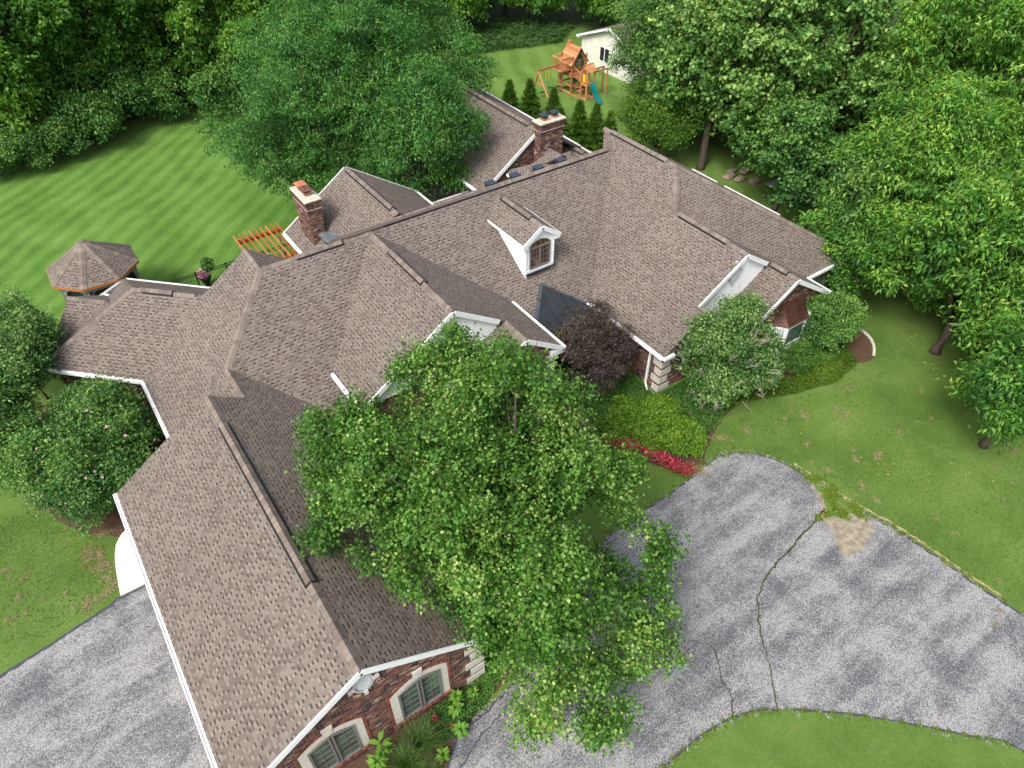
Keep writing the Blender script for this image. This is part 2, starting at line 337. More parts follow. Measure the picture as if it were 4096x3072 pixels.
# main front and back slopes
F1 = thr('v', 25.40, 6.17, .6675)
plane(F1, [(2.63, 22.59), (5.5, 19.82), (10.4, 19.82), (10.4, 25.4), (5.45, 25.4)], [(10.36, 19.82), (24.2, 19.82), (24.2, 25.55), (10.36, 25.55)])
B1 = thr('v', 25.55, 6.27, -.600)
plane(B1, [(9.2, 25.4), (24.2, 25.55), (22.9, 28.5), (22.9, 31.6), (9.2, 31.6)])
# gable I over the entry side
IL = thr('u', 10.36, 6.16, .6675); IR = thr('u', 10.36, 6.16, -.6635)
plane(IL, [(6.15, 18.62), (10.36, 18.62), (10.36, 25.4), (10.2, 25.4), (6.15, 21.2)])
plane(IR, [(10.36, 18.62), (12.75, 18.62), (12.75, 25.2), (10.36, 25.4)], [(12.75, 17.2), (14.6, 17.2), (14.6, 21.3), (12.75, 23.2)])
J2L = thr('u', 12.75, 4.575, .6675)
plane(J2L, [(9.6, 17.2), (12.75, 17.2), (12.75, 18.95), (9.6, 18.95)])
# right wing G and gable H
RL = thr('u', 18.35, 2.45, .653)
plane(RL, [(18.35, 15.45), (23.15, 15.45), (23.15, 19.78), (18.35, 19.78)], [(18.35, 19.78), (23.15, 19.78), (24.79, 21.66), (24.79, 26.95), (24.5, 26.65)], [(18.35, 14.95), (20.6, 14.95), (20.6, 15.45), (18.35, 15.45)])
HR = thr('u', 23.15, 5.585, -.630)
plane(HR, [(23.15, 15.45), (25.15, 15.45), (25.15, 18.4), (23.15, 19.78)], [(25.15, 13.95), (28.12, 13.95), (28.12, 15.3), (25.15, 18.4)])
plane(thr('u', 25.15, 4.325, .653), [(22.3, 13.95), (25.15, 13.95), (25.15, 15.7), (22.3, 15.7)])
HE = thr('v', 21.66, 6.655, .667)
plane(HE, [(23.15, 19.78), (23.15, 18.5), (28.1, 15.3), (31.8, 15.3), (24.79, 21.66)])
plane(thr('u', 24.79, 6.655, -.600), [(24.79, 21.66), (31.8, 15.3), (31.8, 20.0), (24.79, 26.95)], [(24.79, 26.95), (31.8, 20.0), (31.8, 26.95)])
# forty-five degree wing D (ridge runs along (1,-1))
q = math.sqrt(.5); dD = Vector((q, -q)); nD = Vector((q, q)); E0 = Vector((-3.55, 29.58)); s45 = .667
def d45(p, z, dx, dy, s): return (s * dx, s * dy, z - s * (dx * p[0] + dy * p[1]))
r0 = E0 + nD * 3.22 + dD * 3.22; r1 = r0 + dD * 3.2; e1_ = E0 + dD * 7.6; f0_ = E0 + nD * 6.44; f1_ = f0_ + dD * 7.2
plane(d45(E0, 2.45, nD.x, nD.y, s45), [tuple(E0), tuple(E0 + dD * 4.9), tuple(r1), tuple(r0)], [tuple(E0 + dD * 4.9), tuple(E0 + dD * 5.3 + nD * .3), tuple(r1 + dD * .6), tuple(r1)])
plane(d45(f0_, 2.45, -nD.x, -nD.y, s45), [tuple(f0_), tuple(f1_), tuple(r1 + dD * .8), tuple(r0)])
plane(d45(E0, 2.45, dD.x, dD.y, s45), [tuple(E0), tuple(r0), tuple(f0_)])
g0 = Vector((-2.73, 30.84)); g1 = g0 + nD * 3.6
plane(d45(g0, 2.45, nD.x, nD.y, s45), [tuple(g0), tuple(g0 + dD * .9), tuple(g0 + dD * 2.4 + nD * 1.8), tuple(g0 + nD * 1.8)])
plane(d45(g1, 2.45, -nD.x, -nD.y, s45), [tuple(g1), tuple(g1 + dD * .9), tuple(g0 + dD * 2.4 + nD * 1.8), tuple(g0 + nD * 1.8)])
# rear gable J
plane(thr('u', 12.0, 6.27, .655), [(8.35, 26.0), (12.0, 26.0), (12.0, 31.35), (8.35, 31.35)])
plane(thr('u', 12.0, 6.27, -.655), [(12.0, 26.0), (15.6, 26.0), (15.6, 31.35), (12.0, 31.35)])
# rear wing K and link
plane(thr('u', 22.75, 5.95, .70), [(19.0, 30.0), (22.75, 30.0), (22.75, 42.0), (19.0, 42.0)])
plane(thr('u', 22.75, 5.95, -.58), [(22.75, 30.0), (25.9, 30.0), (25.9, 42.0), (22.75, 42.0)])
plane(thr('u', 25.5, 4.15, .5), [(24.3, 28.6), (25.5, 28.6), (25.5, 31.8), (24.3, 31.8)])
plane(thr('u', 25.5, 4.15, -.45), [(25.5, 28.6), (26.3, 28.6), (26.3, 31.8), (25.5, 31.8)])
plane((0, .63, 4.6 - .63 * 29.1), [(20.9, 28.0), (24.3, 28.0), (24.3, 29.1), (21.6, 29.1)])
plane((.63, 0, 4.6 - .63 * 21.6), [(20.7, 28.0), (20.9, 28.0), (21.6, 29.1), (20.9, 30.0), (20.7, 30.0)])
plane((0, -.63, 4.6 + .63 * 29.1), [(24.3, 29.1), (21.6, 29.1), (20.9, 30.0), (24.3, 30.0)])
plane(thr('u', 23.15, 5.02, .68), [(22.3, 29.0), (23.15, 28.3), (23.15, 29.5), (22.3, 29.5)])
plane(thr('u', 23.15, 5.02, -.68), [(24.0, 29.0), (23.15, 28.3), (23.15, 29.5), (24.0, 29.5)])
# dormer
DL = thr('u', 16.68, 6.22, .70); DR = thr('u', 16.68, 6.22, -.70)
plane(DL, [(15.66, 21.5), (16.68, 21.5), (16.68, 25.3), (15.66, 24.25)])
plane(DR, [(17.68, 21.5), (16.68, 21.5), (16.68, 25.3), (17.68, 24.25)])

roof_acc = Acc(); under = Acc()
for fr, pcs in PLANES:
    for pc in pcs:
        roof_acc.face([fr.w(x, y, 0) for x, y in pc], .2); under.face([fr.w(x, y, -.10) for x, y in pc][::-1], .5)
        for i in range(len(pc)):
            a_, b_ = pc[i], pc[(i + 1) % len(pc)]; roof_acc.face([fr.w(*a_, -.10), fr.w(*b_, -.10), fr.w(*b_, 0), fr.w(*a_, 0)], .2)
roof = roof_acc.obj("roof", M['shingle'], house); under.obj("soffit", M['white'], house)

EXP = .143; WID = (.09, .12, .16, .21); TON = (.17, .22, .27, .34, .40, .46, .52)
def shingle_units(planes, seed):
    tabs = []; slots = []; rr = random.Random(seed)
    for k, (fr, pcs) in enumerate(planes):
        xs = [p[0] for pc in pcs for p in pc]; ys = [p[1] for pc in pcs for p in pc]
        for j in range(int(math.floor(min(ys) / EXP)), int(math.ceil(max(ys) / EXP))):
            y0 = j * EXP; x = min(xs) - rr.random() * .4
            while x < max(xs):
                w_ = rr.choice(WID); tn = rr.choice(TON) if rr.random() < .93 else .6
                tabs.append((k, x, y0, w_, tn)); x += w_
                if rr.random() < .86: w2 = rr.uniform(.07, .15); slots.append((k, x, y0, w2)); x += w2
    return tabs, slots
def tabproto(w_, tn):
    a = Acc(); e = EXP + .012
    T = [(0, 0, .017), (w_, 0, .017), (w_, e, .004), (0, e, .004)]; B = [(0, 0, 0), (w_, 0, 0), (w_, e, 0), (0, e, 0)]
    a.face(T, tn)
    for i in (0, 1, 3): a.face([B[i], B[(i + 1) % 4], T[(i + 1) % 4], T[i]], tn * .5)
    return a.mesh("shingle", M['shingle'])
def shingle_roof(planes, parent, seed, nind, roofobj, skip=None):
    tabs, slots = shingle_units(planes, seed); acc = Acc(); cand = []; rest = []
    for t in tabs:
        k, x, y, w_, tn = t; fr, pcs = planes[k]; rect = [(x, y), (x + w_, y), (x + w_, y + EXP), (x, y + EXP)]
        full = any(all(inside((px + (-1e-3 if px > x else 1e-3) + 0, py + (-1e-3 if py > y else 1e-3)), pc) for px, py in rect) for pc in pcs)
        if full and nind: cand.append((near_in_view(fr.w(x, y)), t))
        else: rest.append(t)
    cand.sort(key=lambda c: c[0]); protos = {}
    for d, t in cand[:nind]:
        k, x, y, w_, tn = t; key = (w_, tn)
        if key not in protos: protos[key] = tabproto(w_, tn)
        o = link("shingle", protos[key], roofobj); o.matrix_basis = planes[k][0].mat(x, y, 0)
    for t in [c[1] for c in cand[nind:]] + rest:
        k, x, y, w_, tn = t; fr, pcs = planes[k]; rect = [(x, y), (x + w_, y), (x + w_, y + EXP + .012), (x, y + EXP + .012)]
        for pc in pcs:
            p = clip_convex(rect, pc)
            if len(p) > 2: slab(acc, fr, p, lambda px, py: .017 - .013 * (py - y) / EXP, -.001, tn)
    for k, x, y, w_ in slots:
        fr, pcs = planes[k]
        for ya, yb, tn in ((y, y + .082, R.choice((.54, .60, .66, .72, .80))), (y + .082, y + EXP, R.choice((.04, .08, .12, .2)))):
            rect = [(x, ya), (x + w_, ya), (x + w_, yb), (x, yb)]
            for pc in pcs:
                p = clip_convex(rect, pc)
                if len(p) > 2:
                    if ya == y: slab(acc, fr, p, lambda px, py: .008 - .004 * (py - y) / EXP, -.001, tn)
                    else: acc.face([fr.w(px, py, .008 - .004 * (py - y) / EXP) for px, py in p], tn)
    return acc
_a = shingle_roof(PLANES, house, 11, 300, roof)
tag(_a.obj('shingle_field', M['shingle'], roof), kind='stuff')

# ridge and hip caps
CAPS = []
def sidevec(a, n, other):
    s_ = a.cross(n).normalized()
    return s_ if s_.dot(other) < 0 else -s_
def capline(p0, p1, n1, n2, raised=()):
    p0 = Vector(p0); p1 = Vector(p1); L = (p1 - p0).length; a = (p1 - p0) / L; s1 = sidevec(a, n1, n2); s2 = sidevec(a, n2, n1)
    n = max(1, int(L / .2)); e = L / n
    for i in range(n):
        t = (i + .5) * e; up = .0
        for r0_, r1_ in raised:
            if r0_ <= t <= r1_: up = .05
        CAPS.append((p0 + a * i * e, a, s1, s2, e, up, R.random()))
def capmesh(acc, c):
    p, a, s1, s2, e, up, tn = c; w_ = .165; nn = -(s1 + s2).normalized()
    prof0 = [s1 * w_, s1 * w_ * .45 - s1 * 0 + nn * .012, nn * .022, s2 * w_ * .45 + nn * .012, s2 * w_]
    top0 = [p + v + nn * (.014 + up) for v in prof0]; top1 = [p + a * (e + .02) + v + nn * (.030 + up) for v in prof0]
    b0 = [p + v + nn * (up - .01) for v in prof0]; b1 = [p + a * (e + .02) + v + nn * (.010 + up) for v in prof0]
    for i in range(4): acc.face([top0[i], top0[i + 1], top1[i + 1], top1[i]], tn)
    for i in range(4): acc.face([b1[i], b1[i + 1], top1[i + 1], top1[i]][::-1], tn * .3)
    for i in (0, 4): acc.face([b0[i], b1[i], top1[i], top0[i]], tn * .5)
nz = {}
def nrm(abc): return Vector((-abc[0], -abc[1], 1)).normalized()
def ventstrip(p0, p1, n1, n2):
    p0 = Vector(p0); p1 = Vector(p1); a = (p1 - p0).normalized(); s1 = sidevec(a, n1, n2); s2 = sidevec(a, n2, n1); nn = -(s1 + s2).normalized()
    VENTS = Acc()
    for s_, n_ in ((s1, n1), (s2, n2)):
        VENTS.box((p0 + p1) / 2 + s_ * .095 + n_ * .030, (p1 - p0) / 2, s_ * .102, n_ * .026, .5)
    VENTS.obj("ridge_vent", M["vent"], roof)
def rline(A, B, u0, v0, z0, u1, v1, z1, vent=()):
    capline((u0, v0, z0), (u1, v1, z1), nrm(A), nrm(B), vent)
    L = Vector((u1 - u0, v1 - v0, z1 - z0)).length
    for t0, t1 in vent:
        f = lambda t: (u0 + (u1 - u0) * t / L, v0 + (v1 - v0) * t / L, z0 + (z1 - z0) * t / L)
        ventstrip(f(t0), f(t1), nrm(A), nrm(B))
rline(GL, GR, 1.48, 20.68, 5.03, 1.48, 8.7, 5.03, ((1.7, 9.0),))
rline(L2, GR, 2.63, 22.59, 4.294, 2.63, 20.68, 4.294)
rline(L2, F1, 2.63, 22.59, 4.294, 5.45, 25.40, 6.17)
rline(L2, (-.66, 0, 0), 5.45, 25.45, 6.165, 5.45, 27.15, 6.165)
rline(F1, B1, 5.45, 25.40, 6.17, 10.4, 25.40, 6.17, ((1.5, 3.6),))
rline(F1, B1, 10.5, 25.55, 6.27, 24.2, 25.55, 6.27, ((.5, 13.2),))
rline(IL, IR, 10.36, 25.2, 6.16, 10.36, 18.62, 6.16, ((1.6, 4.4),))
rline(J2L, IR, 12.75, 18.9, 4.575, 12.75, 17.2, 4.575)
rline(RL, (-.6, 0, 0), 24.79, 26.95, 6.655, 24.79, 21.66, 6.655, ((.6, 4.6),))
rline(RL, HE, 24.79, 21.66, 6.655, 23.15, 19.78, 5.59)
rline(RL, HR, 23.15, 19.78, 5.585, 23.15, 15.45, 5.585, ((.3, 3.2),))
rline((.653, 0, 0), HR, 25.15, 15.6, 4.325, 25.15, 13.95, 4.325, ((.2, 1.1),))
rline(HE, (-.6, 0, 0), 31.8, 15.3, 2.44, 24.79, 21.66, 6.655)
Df = d45(E0, 2.45, nD.x, nD.y, s45); Db = d45(f0_, 2.45, -nD.x, -nD.y, s45); De = d45(E0, 2.45, dD.x, dD.y, s45)
zr = 2.45 + 3.22 * s45
rline(Df, De, *E0, 2.45, *r0, zr); rline(De, Db, *f0_, 2.45, *r0, zr); rline(Df, Db, *r0, zr, *(r1 - dD * .35), zr, ((.5, 1.9),))
gz = 2.45 + 1.8 * s45
rline(Df, Db, *(g0 + nD * 1.8), gz, *(g0 + nD * 1.8 + dD * 1.8), gz)
JL = thr('u', 12.0, 6.27, .655); JR = thr('u', 12.0, 6.27, -.655)
rline(JL, JR, 12.0, 31.35, 6.27, 12.0, 25.9, 6.27, ((.3, 4.9),))
rline((.7, 0, 0), (-.58, 0, 0), 22.75, 42.0, 5.95, 22.75, 30.0, 5.95, ((.5, 11.2),))
rline((.5, 0, 0), (-.45, 0, 0), 25.5, 31.8, 4.15, 25.5, 28.6, 4.15, ((.8, 2.6),))
rline((0, .63, 0), (0, -.63, 0), 21.6, 29.1, 4.6, 24.3, 29.1, 4.6)
rline(DL, DR, 16.68, 24.9, 6.22, 16.68, 21.5, 6.22, ((.35, 2.6),))
def emit_caps(caps, nind, parent):
    caps = sorted(caps, key=lambda c: near_in_view(c[0])); acc = Acc()
    for c in caps[:nind]:
        a = Acc(); capmesh(a, c); a.obj("ridge_cap", M['cap'], parent)
    for c in caps[nind:]: capmesh(acc, c)
    return acc
_a = emit_caps(CAPS, 300, roof)
if _a.v: tag(_a.obj("ridge_cap_run", M['cap'], roof), kind='stuff')
# black strips beside each ridge vent are part of the vent

# ---- trim: rakes, fascia, gutters
def trim(name, mat, segs, w_=.05, h=.2, parent=house):
    for p0, p1 in segs:
        a = Acc(); a.beam(p0, p1, w_, h); a.obj(name, mat, parent)
def zat(abc, u, v): return abc[0] * u + abc[1] * v + abc[2]
def rake(abc, u0, v0, u1, v1, off, h=.17):      # board hung below a roof edge
    ox, oy = off
    return ((u0 + ox, v0 + oy, zat(abc, u0, v0) - h / 2 + .012), (u1 + ox, v1 + oy, zat(abc, u1, v1) - h / 2 + .012))
trim("rake_board", M['white'], [rake(GL, -2.45, 8.7, 1.48, 8.7, (0, -.02)), rake(GR, 1.48, 8.7, 5.5, 8.7, (0, -.02)),
    rake(J2L, 9.6, 17.2, 12.75, 17.2, (0, -.02), .2), rake(IR, 12.75, 17.2, 14.6, 17.2, (0, -.02), .2),
    rake((.653, 0, 4.325 - .653 * 25.15), 22.3, 13.95, 25.15, 13.95, (0, -.02), .22), rake(HR, 25.15, 13.95, 28.12, 13.95, (0, -.02), .22),
    rake(JL, 8.35, 31.35, 12, 31.35, (0, .02)), rake(JR, 12, 31.35, 15.6, 31.35, (0, .02)),
    rake((.7, 0, 5.95 - .7 * 22.75), 19.0, 30, 22.6, 30, (0, -.02), .2)], .045)
trim("rake_board", M['white'], [rake(IL, 6.15, 18.62, 10.36, 18.62, (0, -.02), .24), rake(IR, 10.36, 18.62, 12.4, 18.62, (0, -.02), .24),
    rake(RL, 20.6, 15.45, 23.15, 15.45, (0, -.02), .24), rake(HR, 23.15, 15.45, 24.75, 15.45, (0, -.02), .24)], .06)
def gutter(p0, p1, out, parent=house, h=.13, w_=.13):
    p0 = Vector(p0); p1 = Vector(p1); o_ = Vector(out).normalized(); a = Acc(); z = Vector((0, 0, 1)); c = o_ * (w_ / 2 + .01)
    a.beam(p0 + c - z * .115, p1 + c - z * .115, w_ - .02, .01); a.beam(p0 + o_ * .012 - z * .05, p1 + o_ * .012 - z * .05, .012, h)
    a.beam(p0 + o_ * (w_) - z * .055, p1 + o_ * (w_) - z * .055, .014, h - .01); a.beam(p0 + o_ * (w_ - .012) + z * .006, p1 + o_ * (w_ - .012) + z * .006, .03, .016)
    a.beam(p0 + o_ * .03 - z * .02, p1 + o_ * .03 - z * .02, .05, .012)
    a.beam(p0 + o_ * w_ / 2 - z * .035, p1 + o_ * w_ / 2 - z * .035, w_ - .03, .012)
    for e_ in (p0, p1): a.box(e_ + c - z * .05, (p1 - p0).normalized() * .006, o_ * (w_ / 2), z * .06)
    return a.obj("gutter", M['gutter'], parent)
gutter((-2.45, 8.6, 2.44), (-2.45, 20.7, 2.44), (-1, 0, 0)); gutter((5.5, 8.6, 2.44), (5.5, 19.7, 2.44), (1, 0, 0))
gutter((-.15, 20.75, 2.44), (-.15, 26.2, 2.44), (-1, 0, 0)); gutter((*(E0 + dD * 0), 2.44), (*(E0 + dD * 4.85), 2.44), (-nD.x, -nD.y, 0))
gutter((*E0, 2.44), (*(g0 - Vector((0, 0)) + dD * .05), 2.44), (-dD.x, -dD.y, 0)); gutter((*g1, 2.44), (*f0_, 2.44), (-dD.x, -dD.y, 0)); gutter((*f0_, 2.44), (*(f1_), 2.44), (nD.x, nD.y, 0))
gutter((*g0, 2.44), (*(g0 + dD * .25), 2.44), (-nD.x, -nD.y, 0)); gutter((*g1, 2.44), (*(g1 + dD * .3), 2.44), (nD.x, nD.y, 0))
gutter((5.6, 19.82, 2.44), (9, 19.82, 2.44), (0, -1, 0)); gutter((14.8, 19.82, 2.44), (18.2, 19.82, 2.44), (0, -1, 0))
gutter((6.15, 18.6, 3.35), (6.15, 21.1, 3.35), (-1, 0, 0)); gutter((14.6, 17.15, 3.34), (14.6, 20.9, 3.34), (1, 0, 0))
gutter((18.35, 14.95, 2.44), (18.35, 19.7, 2.44), (-1, 0, 0)); gutter((28.12, 13.9, 2.44), (28.12, 15.25, 2.44), (1, 0, 0)); gutter((28.2, 15.3, 2.44), (31.8, 15.3, 2.44), (0, -1, 0))
gutter((18.3, 14.95, 2.44), (18.9, 14.95, 2.44), (0, -1, 0))
gutter((31.8, 20.0, 2.44), (31.8, 24.0, 2.44), (1, 0, 0)); gutter((31.8, 24.6, 2.44), (31.8, 26.6, 2.44), (1, 0, 0))
gutter((8.35, 26.4, 3.87), (8.35, 31.35, 3.87), (-1, 0, 0)); gutter((15.6, 28, 3.9), (15.6, 31.35, 3.9), (1, 0, 0)); gutter((15.6, 31.6, 2.66), (22.5, 31.6, 2.66), (0, 1, 0))
gutter((25.9, 30.2, 4.12), (25.9, 41.5, 4.12), (1, 0, 0)); gutter((26.3, 28.6, 3.79), (26.3, 31.8, 3.79), (1, 0, 0)); gutter((20.7, 28.0, 4.02), (20.7, 29.9, 4.02), (-1, 0, 0)); gutter((20.7, 28.0, 3.92), (21.5, 28.0, 3.92), (0, -1, 0))
gutter((19.0, 30.1, 3.3), (19.0, 41.8, 3.3), (-1, 0, 0))

# ---- walls: a mortar body with real bricks laid on it
WOBJ = {}; WKEEP = []; BR = []
def vframe(a, b, z0=0.0):               # vertical frame from plan point a to b, outward normal to the right of a->b
    x = Vector((b[0] - a[0], b[1] - a[1], 0)).normalized(); return Frame((a[0], a[1], z0), x, (0, 0, 1))
def brickfield(fr, poly, holes=(), out=BR, seed=1, bond=.102, bw=.194, bh=.057, course=.0677, pr=.009):
    poly = ccw(poly); xs = [p[0] for p in poly]; ys = [p[1] for p in poly]; rr = random.Random(seed)
    j = 0; y = min(ys)
    while y < max(ys):
        x = min(xs) - (bond if j % 2 else 0)
        while x < max(xs):
            rect = [(x, y), (x + bw, y), (x + bw, y + bh), (x, y + bh)]; c = (x + bw / 2, y + bh / 2)
            if not any(inside(c, h) for h in holes):
                p = clip_convex(rect, poly)
                if len(p) > 2:
                    full = len(p) == 4 and abs(p[0][0] - p[2][0]) > bw - .002 and abs(p[0][1] - p[2][1]) > bh - .002
                    tn = min(1, max(0, rr.gauss(.45, .27)))
                    out.append((fr, p, round(tn * 7) / 7, full, pr, (x, y)))
            x += bw + .010
        y += course; j += 1
def emit_bricks(lst, nind, parent, name="brick", stuff="brickwork"):
    c = [b for b in lst if b[3]]; r_ = [b for b in lst if not b[3]]; c.sort(key=lambda b: near_in_view(b[0].w(*b[5]))); pro = {}
    for b in c[:nind]:
        fr, p, tn, full, pr, xy = b
        if tn not in pro:
            a = Acc(); f0 = Frame((0, 0, 0), (1, 0, 0), (0, 1, 0)); slab(a, f0, [(0, 0), (.194, 0), (.194, .057), (0, .057)], lambda x, y: pr, -.003, tn); pro[tn] = a.mesh("brick", M['brick'])
        o = link(name, pro[tn], getattr(fr, 'wall', parent)); o.matrix_basis = fr.mat(*xy)
    a = Acc()
    for fr, p, tn, full, pr, xy in c[nind:] + r_: slab(a, fr, p, lambda x, y: pr, -.003, tn)
    if a.v: tag(a.obj(stuff, M['brick'], parent), kind='stuff')
def wall(a, b, h, gable=None, bricks=True, holes=(), seed=1, th=.2, z0=0.0):
    fr = vframe(a, b, z0); L = (Vector(b) - Vector(a)).length; poly = [(0, 0), (L, 0), (L, h)] + ([(g_[0], g_[1]) for g_ in gable] if gable else []) + [(0, h)]
    wb = Acc(); slab(wb, fr, ccw(poly), lambda x, y: 0.0, -th, .5); wo = wb.obj('wall', M['mortar'], house); WOBJ[id(fr)] = wo; WKEEP.append(fr); fr.wall = wo
    if bricks: brickfield(fr, poly, holes, seed=seed)
    return fr
GWIN = [(.00, .86), (.0, 0)]
# garage front gable with two arched windows and an oval vent
gz0 = 5.03 - .10
def arch(cx, z0, w_, zs, rise, n=10): return [(cx - w_ / 2, z0), (cx + w_ / 2, z0), (cx + w_ / 2, zs)] + [(cx + w_ / 2 - w_ * i / n, zs + rise * math.sin(math.pi * i / n) ** .8 if i not in (0, n) else zs) for i in range(1, n)] + [(cx - w_ / 2, zs)]
def oval(cx, cz, rx, rz, n=20): return [(cx + rx * math.cos(2 * math.pi * i / n), cz + rz * math.sin(2 * math.pi * i / n)) for i in range(n)]
GX0 = -2.12; wL = 5.12 - GX0
W1C, W2C = 2.96 - GX0, .24 - GX0
h1 = arch(W1C, .42, 2.0, 2.28, .5); h2 = arch(W2C, .42, 2.0, 2.28, .5); h3 = oval(1.49 - GX0, 4.02, .46, .60)
fg = wall((GX0, 8.9), (5.12, 8.9), zat(GL, GX0, 0) - .1, [(1.48 - GX0, gz0)], holes=(h1, h2, h3), seed=3)
wall((-2.12, 20.5), (-2.12, 8.9), 2.3, bricks=False)
wall((5.12, 8.9), (5.12, 19.8), 2.3, seed=4, bricks=False)
wall((.2, 26.2), (.2, 20.5), 2.33, seed=5)
wD0 = E0 + nD * .38 + dD * .38; wall(tuple(wD0), (.2, 26.26), 2.33, seed=6); wall(tuple(wD0 + nD * 5.7), tuple(wD0), 2.33, bricks=False)
wall((5.12, 20.2), (18.7, 20.2), 2.4, bricks=False)
wall((18.7, 20.2), (18.7, 15.25), 2.36, seed=7)
wall((18.7, 15.25), (22.6, 15.25), 2.5, seed=8)
wall((22.6, 15.25), (22.6, 14.15), 2.4, seed=19)
f9 = wall((22.6, 14.15), (27.75, 14.15), 2.45, [(25.15 - 22.6, 4.1)], seed=9, holes=([(1.75, 0), (4.2, 0), (4.2, 2.05), (1.75, 2.05)],))
wall((27.75, 14.15), (27.75, 15.5), 2.4, bricks=False); wall((27.75, 15.55), (31.4, 15.55), 2.4, seed=10, bricks=False); wall((31.4, 15.55), (31.4, 26.5), 2.4, bricks=False)
wall((9.9, 17.35), (14.3, 17.35), 2.5, [(4.4, 3.2), (2.85, 4.4)], seed=11); wall((14.3, 17.35), (14.3, 20.3), 3.2, bricks=False); wall((9.9, 19), (9.9, 17.35), 2.45, seed=17)
wall((6.4, 18.95), (14.3, 18.95), 3.2, [(3.96, 5.9)], seed=18); wall((6.4, 21), (6.4, 18.95), 3.2, seed=12)
wall((19.3, 30.15), (23.9, 30.15), 3.44, [(4.6, 5.15), (3.42, 5.82)], seed=13); wall((19.3, 41.8), (19.3, 30.15), 3.3, seed=14, bricks=True); wall((24.4, 31.6), (24.4, 28.8), 3.5, bricks=False); wall((24.4, 28.75), (26.1, 28.75), 3.7, bricks=False)
wall((8.7, 31.2), (8.7, 27), 3.8, bricks=False); wall((15.3, 31.2), (8.7, 31.2), 3.8, [(3.3, 6.0)], bricks=False); wall((20.9, 29.8), (20.9, 28.2), 3.9, seed=15); pass
wall((15.3, 27), (15.3, 31.2), 3.8, bricks=False); wall((9.0, 27.0), (5.5, 27.0), 2.4, bricks=False); wall((5.5, 27), (.2, 27), 2.4, [(.1, 5.9)], bricks=False); wall((1.4, 20.55), (-2.1, 20.55), 2.3, [(0.1, 4.9)], bricks=False)
emit_bricks(BR, 300, house); wallobj = fg.wall

# quoins
def quoins(px, py, dx, dy, z0, n, sz=(.62, .46), course=.474, parent=wallobj):
    for i in range(n):
        l = sz[i % 2]; l2 = sz[(i + 1) % 2] * .8; a = Acc(); z = z0 + i * course
        # two faces of the corner block, standing proud of the brick
        a.aabox(min(px, px + dx * l), max(px, px + dx * l), min(py - dy * .035, py + dy * .03), max(py - dy * .035, py + dy * .03), z, z + .338)
        a.aabox(min(px - dx * .036, px + dx * .03), max(px - dx * .036, px + dx * .03), min(py - dy * .037, py + dy * l2), max(py - dy * .037, py + dy * l2), z - .001, z + .339)
        a.obj("quoin", M['stone'], parent)
quoins(18.7, 15.25, 1, 1, .02, 5); quoins(5.12, 8.9, -1, 1, .02, 5); quoins(27.75, 14.15, -1, 1, .3, 4); quoins(14.3, 17.35, -1, 1, .3, 6)

